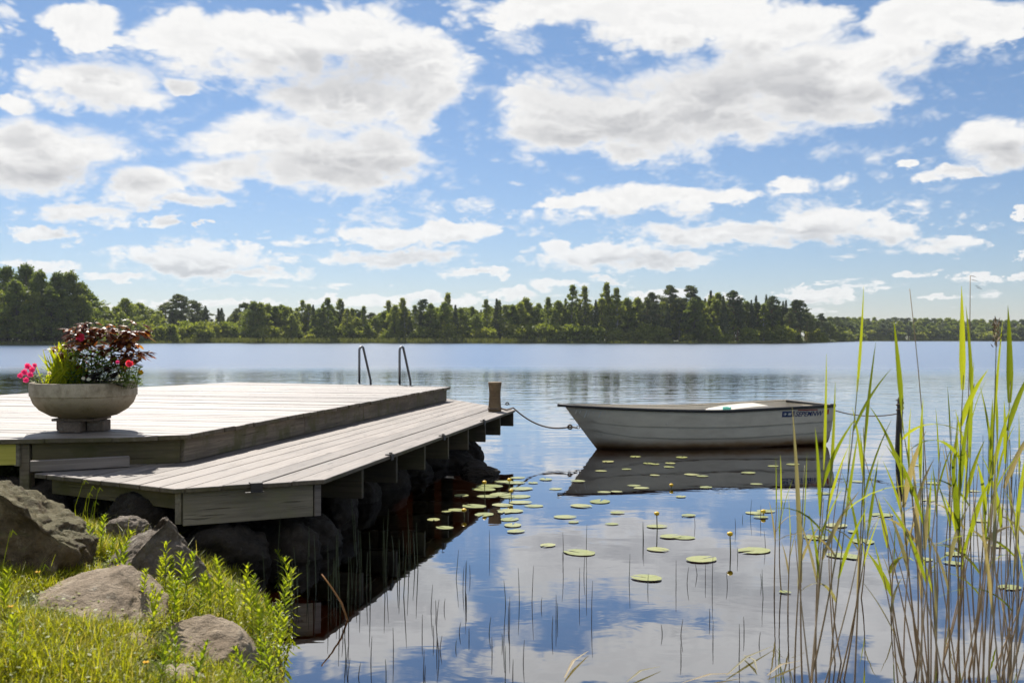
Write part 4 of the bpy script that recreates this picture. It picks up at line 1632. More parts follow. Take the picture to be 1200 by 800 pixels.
    flower(95, 396.5, 0.04, M_RED, 'red flower on a tall stem among the bronze leaves', (100, 445), dy=-0.1, petals=9, layers=3)
    flower(152, 427, 0.034, M_RED, 'pink-red flower low among the bronze leaves over the fresh green plant', (150, 447), dy=-0.3, petals=9, layers=3)
    flower(138, 425, 0.018, M_PINK, 'tiny pink flower in the bronze leaves', (140, 447), dy=-0.3)
    flower(165, 437, 0.026, M_YELLOWP, 'yellow flower at the bowl rim next to the open deck', (160, 449), dy=-0.1)
    for (px, py) in ((58, 438), (98, 444), (139, 442), (104, 445)):
        flower(px, py, 0.018, M_WHITE, 'tiny white flower low in the planter bowl', (px + 1, 450), dy=-0.36, group='tiny white flowers in the bowl')


build_pot()


# ------------------------------------------------------------------ lily pads, water lilies, rushes
def build_lilies():
    m, g, b, out = mat('lily_pad')
    co = objco(g)
    r = orand(g)
    n = g.noise(g.v('ADD', co, g.xyz(r * 9.0, r * 5.0, 0.0)), 9.0, 4.0, 0.6)
    col = g.mix(r, (0.24, 0.27, 0.07), (0.36, 0.36, 0.13))
    col = g.mix(g.ramp(n, 0.5, 0.7) * 0.7, col, (0.42, 0.36, 0.13))
    g.put(b.inputs['Base Color'], col)
    b.inputs['Roughness'].default_value = 0.30
    b.inputs['Specular IOR Level'].default_value = 0.6
    protos = []
    for k in range(5):
        R = random.Random(500 + k)
        mb = MB()
        mb.v.append((0, 0, 0.0))
        N = 22
        for i in range(N + 1):
            a = 0.16 + (2 * pi - 0.32) * i / N
            rr = (0.5 + 0.05 * cos(a)) * (1 + 0.05 * noise.noise(Vector((cos(a) * 2, sin(a) * 2, k))))
            if i in (0, N): rr *= 1.08
            mb.v.append((rr * cos(a), rr * 0.82 * sin(a), 0.004 + 0.02 * abs(noise.noise(Vector((cos(a) * 3, sin(a) * 3, k + 9))))))
        for i in range(N):
            mb.f.append((0, i + 1, i + 2))
        mb.mi = [0] * len(mb.f)
        me = mb.mesh('lily_pad', m)
        protos.append(me)
    pads = []
    def add(px, py, w, grp):
        pads.append((px, py, w, grp))
    near_dock = [(575, 570, 32), (568, 574, 30), (586, 580, 28), (596, 582, 26), (570, 582, 24), (592, 565, 22), (588, 592, 26), (603, 566, 24), (612, 573, 28), (610, 582, 28), (609, 589, 26), (557, 594, 30), (568, 603, 26),
                 (600, 599, 30), (592, 600, 20), (597, 609, 24), (601, 616, 24), (604, 623, 22), (627, 593, 22), (535, 598, 22), (524, 600, 12), (508, 609, 18), (522, 619, 22), (541, 581, 20), (606, 560, 18), (625, 566, 14)]
    for q in near_dock: add(*q, 0)
    boat = [(713, 541, 16), (745, 535, 15), (705, 552, 14), (734, 550, 12), (760, 543, 14), (768, 544, 12), (786, 543, 14), (784, 547, 14), (799, 536, 16), (767, 557, 12), (810, 556, 18), (823, 558, 14), (678, 564, 18), (744, 569, 16),
            (751, 572, 18), (709, 577, 16), (722, 576, 14), (827, 571, 16), (878, 554, 18), (906, 546, 14), (930, 544, 16)]
    for q in boat: add(*q, 1)
    op = [(680, 593, 26), (703, 588, 28), (661, 606, 26), (723, 601, 18), (718, 614, 16), (769, 617, 24), (785, 629, 26), (803, 630, 26), (770, 644, 26), (760, 678, 36), (681, 648, 38), (643, 639, 20), (821, 656, 38), (886, 645, 40),
          (798, 582, 14), (808, 604, 18), (884, 601, 22), (897, 599, 22), (893, 606, 18), (652, 573, 16), (672, 612, 14), (640, 562, 18), (886, 567, 14)]
    for q in op: add(*q, 2)
    rd = [(956, 630, 30), (980, 616, 28), (1012, 634, 30), (985, 651, 34), (1000, 653, 24), (1035, 603, 28), (1120, 649, 26), (1119, 660, 22), (1085, 655, 20), (1185, 688, 28), (1000, 623, 14), (965, 578, 18), (1005, 564, 16), (920, 694, 14),
          (1090, 586, 16), (1150, 610, 20), (1095, 566, 18), (1140, 575, 16), (1075, 545, 14), (1170, 640, 18)]
    for q in rd: add(*q, 3)
    labs = ['yellow-green lily pad in the cluster beside the dock edge', 'lily pad floating in front of the boat hull', 'yellow-green lily pad on the open water between boat and bank', 'pale lily pad floating among the reed stems']
    grps = ['lily pads beside the dock', 'lily pads in front of the boat', 'lily pads on open water', 'lily pads among the reeds']
    R = random.Random(9)
    for k, (px, py, w, gi) in enumerate(pads):
        p = gp(px, py, 0)
        s = w * 1.02 * p.y / FPX
        o = obj('lily_pad', protos[k % 5], None, loc=(p.x, p.y, 0.004 + 0.0015 * (k % 3)), rz=R.uniform(0, 6.28))
        o.scale = (s, s, s)
        tag(o, labs[gi], 'lily pad', grps[gi])
    # yellow water lilies
    M_BUD = m_plain('water_lily_yellow', (0.85, 0.52, 0.01), rough=0.4)
    M_LST = m_plain('lily_stalk', (0.12, 0.12, 0.03), rough=0.5)
    fl = [(568, 586, 567, 'by the dock shade'), (597, 578, 564, ''), (544, 606, 600, ''), (770, 622, 604, ''), (856, 648, 628, ''), (787, 572, 570, ''), (895, 604, 601, ''), (599, 585, 577, '')]
    for k, (px, wy, ty, _) in enumerate(fl):
        p = gp(px, wy, 0)
        h = (wy - ty) * p.y / FPX
        e = empty('water_lily', (p.x, p.y, 0))
        obj('stalk', MB().tube([(0, 0, -0.4), (0.004, 0, 0), (0, 0, h)], 0.0045, 6), M_LST, e)
        mb = MB().lathe([(0.006, 0.0), (0.018, 0.006), (0.024, 0.018), (0.021, 0.029), (0.009, 0.035), (0.002, 0.03)], 12, c=(0, 0, h))
        bl = obj('blossom', mb, M_BUD, e, smooth=True)
        tag(e, ('yellow water lily bud among the pads beside the dock' if px < 620 else 'yellow water lily bud standing over open water'), 'water lily', 'yellow water lilies by the dock' if px < 620 else 'yellow water lilies on open water')


def build_rushes():
    M_RUSH = m_plain('rush_green', (0.045, 0.055, 0.018), rough=0.5, var=0.3, scale=4.0)
    M_RUSHD = m_plain('rush_dead', (0.05, 0.035, 0.022), rough=0.7, var=0.4, scale=4.0)
    tips = m_plain('rush_tip', (0.35, 0.33, 0.22), rough=0.6)
    protos = []
    for k in range(6):
        R = random.Random(700 + k)
        b1, b2 = R.uniform(-0.012, 0.012), R.uniform(-0.012, 0.012)
        pts = [(b1 * t * t, b2 * t * t, t) for t in (-0.6, 0, 0.35, 0.7, 1.0)]
        mb = MB().tube(pts, [0.0042, 0.004, 0.0036, 0.003, 0.0016], 5)
        e1 = mb.mesh('stalk', M_RUSH if k < 3 else M_RUSHD)
        protos.append(e1)
    R = random.Random(77)
    spots = []
    # in the dock's shade
    for _ in range(28):
        spots.append((R.uniform(285, 420), R.uniform(655, 720), R.uniform(0.16, 0.38), 0))
    for _ in range(20):
        spots.append((R.uniform(415, 490), R.uniform(640, 700), R.uniform(0.10, 0.42), 0))
    # open water in front of the dock
    for _ in range(30):
        spots.append((R.uniform(500, 740), R.uniform(640, 745), R.uniform(0.05, 0.24), 1))
    for _ in range(26):
        spots.append((R.uniform(400, 620), R.uniform(730, 800), R.uniform(0.04, 0.16), 2))
    for _ in range(26):
        spots.append((R.uniform(740, 900), R.uniform(600, 780), R.uniform(0.05, 0.22), 3))
    for _ in range(18):
        spots.append((R.uniform(1080, 1230), R.uniform(560, 640), R.uniform(0.45, 0.95), 4))
    labs = ['thin green rush standing in the dark water beside the dock', 'thin dark rush stalk in the open water beyond the dock shade', 'short dark rush stub in the water near the bank', 'thin rush stalk in the open water in front of the boat', 'thin green rush behind the tall reeds']
    grps = ['rushes beside the dock', 'rushes beyond the dock shade', 'rush stubs near the bank', 'rushes in front of the boat', 'rushes behind the reeds']
    for k, (px, py, h, gi) in enumerate(spots):
        p = gp(px, py, 0)
        if shore_dist(p.x, p.y) > -0.05:
            continue
        o = obj('rush', protos[(k % 3) if gi in (0, 4) else 2 + k % 4], None, loc=(p.x, p.y, 0))
        th = 0.85 if gi in (0, 4) else 0.62
        o.scale = (th, th, h)
        o.rotation_euler = (R.gauss(0, 0.035), R.gauss(0, 0.035), R.uniform(0, 6.28))
        tag(o, labs[gi], 'rush', grps[gi])


build_lilies()
build_rushes()


# ------------------------------------------------------------------ reeds
def build_reeds():
    M_RLEAF = m_leaf('reed_leaf', (0.19, 0.25, 0.018), (0.33, 0.37, 0.035), trans=0.58, rough=0.4, obvar=0.32)
    M_RDRY = m_leaf('dry_reed_leaf', (0.36, 0.30, 0.17), (0.46, 0.40, 0.26), trans=0.35, rough=0.6, obvar=0.15)
    m, g, b, out = mat('reed_stem')
    _, _, z = g.sep(objco(g))
    n = g.noise(objco(g), 25.0, 3.0, 0.6)
    r = orand(g)
    col = g.mix(g.ramp(z + (n - 0.5) * 0.3 + (r - 0.5) * 0.3, 0.45, 1.05), (0.42, 0.27, 0.13), (0.22, 0.26, 0.05))
    col = g.mix(n, col, (0.22, 0.16, 0.08))
    g.put(b.inputs['Base Color'], col)
    b.inputs['Roughness'].default_value = 0.5
    M_RSTEM = m
    M_DEAD = m_plain('dead_reed_stem', (0.46, 0.33, 0.19), rough=0.6, var=0.35, scale=20.0)
    M_PLUME = m_plain('reed_plume', (0.30, 0.21, 0.13), rough=0.9, var=0.4, scale=40.0)
    M_SEED = m_plain('dark_seed', (0.05, 0.035, 0.03), rough=0.9)
    R = random.Random(31)

    gA, gB, gC = 'reeds in the clump in front of the boat stern', 'reeds in the clump in front of the stake', 'reeds in the outer clump by the open water'
    lA, lB, lC = 'reed A', 'reed B', 'reed C'
    lD = 'reed D'

    def reed(bpx, bpy, tpx, tpy, kind='green', leaves=4, d=None, broad=1.0, lab=None, grp=None, plume=False):
        if d is None:
            base = gp(bpx, max(bpy, 560), 0.0)
        else:
            base = Vector(((bpx - 600) / FPX * d, d, 0))
        top = pd(tpx, tpy, base.y + R.uniform(-0.1, 0.1))
        ax = top - base
        e = empty('reed', base)
        H = ax.length
        side = ax.cross(Vector((0, 1, 0))).normalized()
        bow = R.gauss(0, 0.022) * H
        P = lambda t: ax * t + side * bow * 4 * t * (1 - t)
        stem_top = 0.80 if kind == 'green' and leaves and not plume else 1.0
        N = 10
        pts = [P(stem_top * i / N) for i in range(N + 1)]
        pts = [P(0) - Vector((0, 0, 0.35))] + pts
        r0 = 0.0046 if kind == 'green' else 0.0042
        mb = MB().tube(pts, [r0] + [r0 * (1 - 0.55 * i / N) for i in range(N + 1)], 6)
        obj('stem', mb, M_RSTEM if kind == 'green' else M_DEAD, e, smooth=True)
        leaves = leaves + 1 if leaves > 1 else leaves
        for k in range(leaves):
            t = 0.38 + 0.44 * (k + R.uniform(0, 0.5)) / max(1, leaves)
            p0 = P(min(t, stem_top))
            a = (0 if k % 2 else pi) + R.uniform(-0.8, 0.8)
            out_ = Vector((cos(a), sin(a) * 0.8, 0))
            L = R.uniform(0.30, 0.52) * (0.9 if k < leaves - 1 else 1.0) * min(1.0, 0.45 + H / 2.5)
            if k == leaves - 1:
                L = max(L, (1.02 - t) * H)
            spread = R.uniform(0.06, 0.34) if k < leaves - 1 else R.uniform(0.02, 0.08)
            if kind == 'green' and R.random() < 0.24 and k < leaves - 1:
                spread = R.uniform(0.6, 1.05)
                L *= 0.8
            w = R.uniform(0.012, 0.022) * broad * min(1.0, 0.4 + H / 2.0)
            lp, ws = [], []
            adir = ax.normalized()
            for i in range(8):
                s = i / 7
                pos = p0 + adir * L * (s - 0.45 * spread * s * s) + out_ * L * (spread * s * 0.8 + spread * 0.5 * s * s)
                if spread > 0.55:
                    pos.z -= L * 0.42 * s ** 3
                lp.append(pos)
                ws.append(w * (min(1, 0.45 + s * 2.2)) * (1 - s ** 2.2) + 0.001)
            fa = R.uniform(-0.9, 0.9)
            sd = out_.cross(Vector((0, 0, 1)))
            sd = (sd * sin(fa) + Vector((1, 0, 0)) * cos(fa)).normalized()
            o = MB().strap(lp, ws, sd, fold=0.25)
            obj('leaf', o, M_RLEAF if (kind == 'green' and (k > 1 or R.random() < 0.45)) else M_RDRY, e, smooth=True)
        if plume:
            mb = MB()
            tp = P(1.0)
            for i in range(46):
                t = i / 46
                q = tp + Vector((R.gauss(0, 0.008), R.gauss(0, 0.008), -0.10 + 0.13 * t))
                d_ = Vector((R.gauss(0, 0.4), R.gauss(0, 0.4), 1)).normalized()
                leaf_patch(mb, q, d_, 0.03, 0.007)
            obj('plume', mb, M_PLUME, e)
        if lab in (lA, lB, lC, lD):
            lx = top.x - base.x
            lean = 'leaning to open water' if lx > 0.12 else ('leaning dockward' if lx < -0.06 else 'standing upright')
            size = 'tall' if H > 1.55 else ('mid-height' if H > 1.0 else 'short')
            if lab == lD:
                lab = '%s bare brown reed stem %s among the green reeds' % (size, lean)
            else:
                lab = '%s green reed with %d leaves %s %s' % (size, leaves, lean, {lA: 'before the boat stern', lB: 'before the stake', lC: 'outside the stake'}[lab])
        tag(e, lab or 'tall green reed with long upright leaves in the shallow water', 'reed', grp or 'tall green reeds')
        return e
    D = 4.6
    for q in ((940, 815, 1012, 340, 4, 1.1), (958, 815, 978, 448, 4, 1), (990, 810, 1006, 425, 3, 0.9), (1002, 800, 1018, 405, 3, 0.8), (970, 815, 1003, 520, 3, 1), (985, 800, 1024, 565, 2, 0.9), (932, 800, 950, 560, 2, 1), (948, 815, 985, 470, 4, 1)):
        reed(q[0], q[1], q[2], q[3], leaves=q[4], broad=q[5], d=R.uniform(4.3, 4.9), lab=lA, grp=gA)
    reed(942, 810, 949, 476, leaves=1, broad=1.9, d=4.5, lab='reed ending in one broad upright yellow-green blade before the boat hull')
    for q in ((1085, 815, 1062, 380, 4, 1.5), (1075, 812, 1043, 425, 4, 1.4), (1062, 800, 1040, 585, 2, 1.7), (1090, 810, 1072, 470, 3, 1), (1078, 800, 1056, 510, 3, 1.1), (1100, 800, 1085, 560, 3, 1.0), (1066, 815, 1030, 640, 2, 1.0)):
        reed(q[0], q[1], q[2], q[3], leaves=q[4], broad=q[5], d=R.uniform(4.3, 5.0), lab=lB, grp=gB)
    reed(1092, 805, 1066, 338, 'dead', 0, d=4.9, lab='tall bare brown reed stem without leaves beside the stake')
    for q in ((1126, 815, 1135, 342, 4, 1.5), (1132, 806, 1152, 362, 4, 1.3), (1160, 805, 1188, 362, 4, 1.6), (1142, 812, 1170, 470, 4, 1.2), (1185, 815, 1197, 540, 3, 1.2), (1116, 806, 1122, 500, 3, 1.1), (1120, 815, 1128, 540, 3, 1.2),
              (1150, 800, 1140, 450, 3, 1.2), (1172, 815, 1215, 480, 3, 1.1), (1205, 810, 1212, 430, 4, 1.2), (1136, 800, 1160, 560, 3, 1.0)):
        reed(q[0], q[1], q[2], q[3], leaves=q[4], broad=q[5], d=R.uniform(4.3, 5.0), lab=lC, grp=gC)
    reed(1152, 808, 1168, 382, 'green', 3, d=4.7, plume=True, lab='reed topped by a short brown plume')
    e = reed(1122, 812, 1137, 322, 'dead', 0, d=5.0, lab='thin brown stalk with dark seed spikelets at its tip')
    mb = MB()
    tip = pd(1137, 322, 5.0) - e.location
    for (dx, dz) in ((0, 0), (0.004, -0.02), (0.03, -0.06), (0.02, -0.05)):
        leaf_patch(mb, tip + Vector((dx, 0, dz)), Vector((0.6, 0, -0.1)), 0.035, 0.012)
    obj('spikelet', mb, M_SEED, e)
    # bare brown stems crossing at the foot
    gD = 'bare brown reed stems in the clumps'
    for _ in range(36):
        cl = R.choice(((948, 1000), (1050, 1110), (1050, 1110), (1110, 1190), (1110, 1190)))
        bx = R.uniform(*cl)
        tx = bx + R.gauss(8, 32)
        ty = R.uniform(500, 660)
        reed(bx, 810, tx, ty, 'dead', 0 if R.random() < 0.75 else 1, d=R.uniform(4.2, 5.2), lab=lD, grp=gD)
    # short young shoots further out
    for q in ((908, 694, 912, 562), (916, 692, 921, 560), (924, 720, 930, 600), (1010, 700, 1012, 590), (1045, 720, 1050, 640), (1100, 690, 1106, 480), (1180, 690, 1178, 470), (1195, 700, 1201, 500), (1130, 680, 1128, 500), (1160, 670, 1166, 460), (1108, 650, 1112, 455)):
        reed(q[0], q[1], q[2], q[3], leaves=2, broad=0.8, lab='slender young reed shoot standing apart in the water', grp='young reed shoots')
    # floating straw
    for k, (ax_, ay, bx_, by) in enumerate(((852, 792, 906, 758), (872, 768, 888, 786), (800, 801, 870, 790), (662, 795, 690, 764), (735, 800, 775, 782), (900, 792, 940, 775))):
        a, b_ = gp(ax_, ay, 0.006), gp(bx_, by, 0.006)
        d_ = (b_ - a)
        sd = Vector((-d_.y, d_.x, 0)).normalized()
        mb = MB().strap([a + Vector((0, 0, 0.004)), a.lerp(b_, 0.5) + Vector((0, 0, 0.016)) + sd * 0.02, b_ + Vector((0, 0, 0.006))], [0.006, 0.016, 0.003], sd, fold=0.3)
        tag(obj('reed_straw', mb, M_RDRY), 'pale dead reed blade floating on the water near the bank', 'dead reed', 'floating dead reed blades')


build_reeds()


# ------------------------------------------------------------------ the wooded far shore
M_BROAD = m_leaf('broadleaf_foliage', (0.14, 0.185, 0.04), (0.27, 0.32, 0.065), trans=0.52, rough=0.6, obvar=0.22)
M_BROAD_D = m_leaf('oak_foliage', (0.09, 0.135, 0.03), (0.19, 0.24, 0.05), trans=0.42, rough=0.6, obvar=0.2)
M_BIRCH = m_leaf('birch_foliage', (0.16, 0.20, 0.045), (0.30, 0.34, 0.08), trans=0.54, rough=0.6, obvar=0.2)
M_CONIF = m_leaf('conifer_foliage', (0.065, 0.095, 0.042), (0.13, 0.16, 0.062), trans=0.25, rough=0.7, obvar=0.25)
M_PINE = m_leaf('pine_foliage', (0.08, 0.11, 0.046), (0.155, 0.185, 0.07), trans=0.25, rough=0.7, obvar=0.22)
M_BUSH = m_leaf('willow_foliage', (0.17, 0.21, 0.035), (0.28, 0.31, 0.06), trans=0.5, rough=0.6, obvar=0.2)


def tri(mb, c, s, R):
    a = Vector((R.gauss(0, 1), R.gauss(0, 1), R.gauss(0, 1))).normalized()
    b = a.orthogonal().normalized()
    q = R.uniform(0, 6.28)
    b = (b * cos(q) + a.cross(b) * sin(q))
    d = a.cross(b)
    mb.add([c - b * s - d * s * 0.5, c + b * s * 0.9 - d * s * 0.6, c + b * s * 0.5 + d * s * 0.8, c - b * s * 0.6 + d * s * 0.7], [(0, 1, 2, 3)])


def lobe(mb, c, rx, rz, n, s, R, flat=0.0):
    for _ in range(n):
        v = Vector((R.gauss(0, 1), R.gauss(0, 1), R.gauss(0, 1))).normalized()
        if v.z < -0.3: v.z *= 0.6
        k = min(1.5, abs(R.gauss(0.80, 0.28)))
        tri(mb, c + Vector((v.x * rx * k, v.y * rx * k, v.z * rz * k)), s * R.uniform(0.6, 1.3), R)


def make_broad(H, W, seed, leafm, barkm, n=3000, slender=False, s=0.34, bare=0.15):
    R = random.Random(seed)
    tr, cr = MB(), MB()
    lean = Vector((R.uniform(-0.5, 0.5), R.uniform(-0.5, 0.5), 0))
    P = lambda z: Vector((0, 0, z)) + lean * (z / H) ** 2
    tr.tube([P(H * t) for t in (-0.03, 0.0, 0.1, 0.3, 0.55, 0.8, 0.93)], [H * 0.016 * q for q in (1.35, 1.2, 1.0, 0.8, 0.5, 0.25, 0.1)], 7)
    nl = 72 if not slender else 38
    for i in range(nl):
        t = bare + 0.08 + (0.92 - bare) * (i + R.uniform(-0.4, 0.4)) / nl
        env = (sin(min(1, max(0.02, (t - bare + 0.05) / (1.0 - bare))) ** 0.85 * pi) ** 0.6) if not slender else (sin(min(1, max(0.05, (t - bare + 0.1) / (1.05 - bare))) * pi) ** 0.75)
        a = i * 2.4 + R.uniform(-0.6, 0.6)
        rr = W * 0.5 * env * R.uniform(0.2, 0.98)
        c = P(H * t) + Vector((cos(a) * rr, sin(a) * rr, R.uniform(-0.3, 0.3)))
        tr.tube([P(H * (t - 0.10)), P(H * (t - 0.03)).lerp(c, 0.55), c], [H * 0.005, H * 0.003, H * 0.0012], 4)
        lr = W * (0.098 if not slender else 0.135) * R.uniform(0.75, 1.35)
        lobe(cr, c, lr, lr * R.uniform(0.65, 0.95), n // nl, s, R)
    lobe(cr, P(H * 0.95), W * 0.12, H * 0.06, n // 18, s, R)
    return tr.mesh('trunk', barkm), cr.mesh('crown', leafm)


def make_spruce(H, W, seed, n=2600):
    R = random.Random(seed)
    tr, cr = MB(), MB()
    tr.tube([(0, 0, -0.4), (0, 0, 0), (0, 0, H * 0.5), (0, 0, H * 0.99)], [H * 0.018, H * 0.014, H * 0.008, H * 0.001], 6)
    whorls = 26
    for w in range(whorls):
        t = 0.08 + 0.90 * w / whorls
        L = W * 0.5 * (1.02 - t) ** 0.8 * R.uniform(0.75, 1.15)
        nb = R.choice((5, 6, 7)) if t < 0.85 else 4
        for j in range(nb):
            a = j * 2 * pi / nb + R.uniform(-0.4, 0.4) + w
            l = L * R.uniform(0.65, 1.1)
            z = H * t
            d = Vector((cos(a), sin(a), 0))
            tr.tube([Vector((0, 0, z)), d * l * 0.6 + Vector((0, 0, z - 0.1 * l)), d * l + Vector((0, 0, z - 0.15 * l))], [0.05, 0.03, 0.01], 3, cap=False)
            for q in range(max(4, int(n / whorls / nb * (0.5 + 1.1 * (1 - t))))):
                u = R.uniform(0.15, 1.0)
                c = d * l * u + Vector((R.gauss(0, 0.16 * l * 0.6), R.gauss(0, 0.16 * l * 0.6), z - 0.28 * l * u + R.gauss(0, 0.22)))
                tri(cr, c, 0.27 * R.uniform(0.6, 1.2), R)
    return tr.mesh('trunk', M_BARK), cr.mesh('crown', M_CONIF)


def make_pine(H, W, seed, n=2400):
    R = random.Random(seed)
    tr, cr = MB(), MB()
    lean = Vector((R.uniform(-0.8, 0.8), R.uniform(-0.8, 0.8), 0))
    P = lambda t: Vector((0, 0, H * t)) + lean * t * t
    tr.tube([P(t) for t in (-0.02, 0.0, 0.3, 0.6, 0.85, 0.97)], [H * q for q in (0.017, 0.015, 0.012, 0.009, 0.005, 0.001)], 7)
    nl = 27
    for i in range(nl):
        t = 0.36 + 0.62 * i / nl + R.uniform(-0.02, 0.02)
        env = (0.55 + 0.45 * sin(min(1, (t - 0.3) / 0.7) * pi)) * (1.0 if t < 0.85 else 0.65)
        a = i * 2.4 + R.uniform(-0.7, 0.7)
        rr = W * 0.5 * env * R.uniform(0.3, 0.95)
        c = P(t) + Vector((cos(a) * rr, sin(a) * rr, R.uniform(0, 0.5)))
        tr.tube([P(t - 0.05), c], [H * 0.005, H * 0.0015], 4)
        lr = W * 0.16 * R.uniform(0.7, 1.4)
        lobe(cr, c, lr, lr * 0.6, n // nl, 0.28, R)
    lobe(cr, P(0.97), W * 0.14, 0.8, n // 14, 0.28, R)
    return tr.mesh('trunk', M_PINEBARK), cr.mesh('crown', M_PINE)


def make_bush(H, W, seed, leafm, n=1500):
    R = random.Random(seed)
    tr, cr = MB(), MB()
    for i in range(9):
        a = i * 2.4
        rr = W * 0.36 * R.uniform(0.1, 1)
        c = Vector((cos(a) * rr, sin(a) * rr, H * R.uniform(0.35, 0.85)))
        tr.tube([(0, 0, -0.2), c * 0.5, c], [0.08, 0.05, 0.02], 4)
        lobe(cr, c, W * 0.23 * R.uniform(0.7, 1.2), H * 0.26 * R.uniform(0.7, 1.2), n // 9, 0.3, R)
    for i in range(n // 5):
        a = R.uniform(0, 6.28); q = W * 0.48 * sqrt(R.random())
        tri(cr, Vector((cos(a) * q, sin(a) * q, R.uniform(0, H * 0.4))), 0.3, R)
    return tr.mesh('trunk', M_BARK), cr.mesh('crown', leafm)


def build_trees():
    PR = {
        'oak': [make_broad(20, 15, 1000 + k, M_BROAD_D, M_BARK, 6500, s=0.31, bare=0.06) for k in range(3)],
        'broad': [make_broad(15, 9.5, 1010 + k, M_BROAD, M_BARK, 4000, s=0.27, bare=0.05) for k in range(4)],
        'birch': [make_broad(18, 6.0, 1020 + k, M_BIRCH if k % 2 else M_BROAD, M_BIRCHBARK, 3000, slender=True, s=0.24, bare=0.16) for k in range(4)],
        'spruce': [make_spruce(18, 6.0, 1030 + k) for k in range(3)],
        'pine': [make_pine(19, 7.2, 1040 + k, 3400) for k in range(4)],
        'bush': [make_bush(4.5, 6.5, 1050 + k, M_BUSH) for k in range(3)],
    }
    base_h = {'oak': 20, 'broad': 15, 'birch': 18, 'spruce': 18, 'pine': 19, 'bush': 4.5}
    R = random.Random(55)
    nm = {'oak': 'broadleaf_tree', 'broad': 'broadleaf_tree', 'birch': 'birch_tree', 'spruce': 'spruce_tree', 'pine': 'pine_tree', 'bush': 'willow_bush'}
    first = {}

    def ground(o):
        return 0.12 if o < 2 else (0.12 + 0.38 * (o - 2) / 12 if o < 14 else (0.5 + 0.7 * (o - 14) / 46 if o < 60 else 1.2 + 1.8 * min(1, (o - 60) / 160)))

    def put(kind, px, top, off, label, group, wide=1.0):
        """tree at a bearing, off metres behind the shoreline; top = photo row of its tip"""
        d = shore_at(px) + off
        z = ground(off)
        zt = CAM_H + (HOR - top) / FPX * d
        H = max(2.5, zt - z)
        k = R.randrange(len(PR[kind]))
        tm, cm = PR[kind][k]
        s = H / base_h[kind]
        e = empty(nm[kind], ((px - 600) / FPX * d, d, z), R.uniform(0, 6.28))
        sw = (0.55 * s + 0.45) * wide if kind != 'bush' else s * 1.05 * wide
        e.scale = (sw * R.uniform(0.9, 1.15), sw * R.uniform(0.9, 1.15), s)
        obj('trunk', tm, None, e)
        obj('crown', cm, None, e)
        tag(e, label, 'bush' if kind == 'bush' else 'tree', group)
    # the near clump of big broadleaves
    LO = 'tall dense dark broadleaf tree in the grove on the near shore point'
    GO = 'big trees of the grove'
    for (px, top) in ((-60, 318), (-25, 312), (8, 316), (30, 314), (48, 321), (66, 323), (83, 322), (94, 334), (-90, 315)):
        put('oak', px, top, R.uniform(5, 14), ('full-crowned ', 'broad ', 'narrow ', 'high-topped ', 'round-headed ')[int(abs(px)) % 5] + LO.replace('tall dense ', ''), GO, 0.85)
    for (px, top) in ((20, 330), (60, 338), (95, 348), (-10, 332), (40, 345), (78, 350), (0, 355), (30, 360)):
        put('broad', px, top, R.uniform(1.5, 5), 'lower dark broadleaf tree at the water edge of the grove', 'lower trees of the grove', 1.0)
    for _ in range(26):
        put('broad', R.uniform(-110, 108), R.uniform(345, 372), R.uniform(16, 34), 'shaded tree in the depth of the grove on the near shore point', 'depth of the grove', 1.5)
    for _ in range(22):
        put('bush', R.uniform(-110, 112), R.uniform(378, 390), R.uniform(8, 20), 'shaded bush under the big trees of the grove', 'bushes under the grove', 1.3)
    # bright scrub to the right of the grove
    for _ in range(46):
        px = R.uniform(100, 285)
        put('bush', px, R.uniform(376, 392), R.uniform(2, 26), 'bright yellow-green willow bush on the open shore beside the grove', 'willow scrub beside the grove', 0.9)
    for (px, top) in ((112, 357), (122, 360), (135, 361), (148, 351), (156, 357), (165, 356), (176, 364), (128, 366), (186, 366)):
        put('broad', px, top, R.uniform(10, 40), 'light green young broadleaf tree behind the willow scrub', 'young trees behind the scrub', 1.1)
    for _ in range(26):
        px = R.uniform(185, 300)
        top = R.uniform(352, 372)
        put(R.choice(('spruce', 'spruce', 'pine')), px, top, R.uniform(35, 70), 'dark conifer standing behind the willow scrub', 'dark conifers behind the scrub', 1.2)
    put('pine', 207, 346, 40, 'tallest dark pine behind the willow scrub', None)
    put('pine', 213, 347, 40, 'second tall pine close beside the tallest pine behind the scrub', None)
    # the main wood
    specials = [('birch', 524, 344, 'tall birch rising alone over the middle of the far wood'), ('birch', 670, 335, 'slim birch whose round head stands clear of the wood, first of a pair'), ('birch', 685, 336, 'slim birch whose narrow head stands clear of the wood, second of a pair'),
                ('birch', 710, 332, 'broad-headed tall birch next to the pair of slim birches'), ('birch', 724, 338, 'birch leaning close to the broad-headed tall birch'), ('pine', 764, 344, 'solitary dark pine top beside the birches'),
                ('pine', 785, 335, 'tallest pine with a forked top in the far wood'), ('pine', 808, 336, 'thick dense pine towering next to the forked-top pine'), ('spruce', 833, 338, 'pointed dark spruce over the far wood'), ('pine', 860, 341, 'dark pine with a ragged flat top in the far wood'),
                ('spruce', 886, 344, 'dark spruce, one of two joined tips'), ('spruce', 898, 344, 'dark spruce with the sharper of two joined tips'), ('spruce', 921, 350, 'lone pointed spruce near the end of the wood'), ('pine', 933, 352, 'last tall pine at the end of the wood'),
                ('spruce', 582, 348, 'single dark spruce tip over the broadleaves'), ('birch', 385, 350, 'tall twin-headed birch at the start of the wood'), ('birch', 398, 351, 'slim dark-leaved birch at the start of the wood'), ('birch', 472, 350, 'tall dense birch in the middle of the wood'),
                ('pine', 497, 352, 'thin pine beside the tall birch of the middle wood'), ('birch', 455, 353, 'full-crowned birch beside the tall dense birch')]
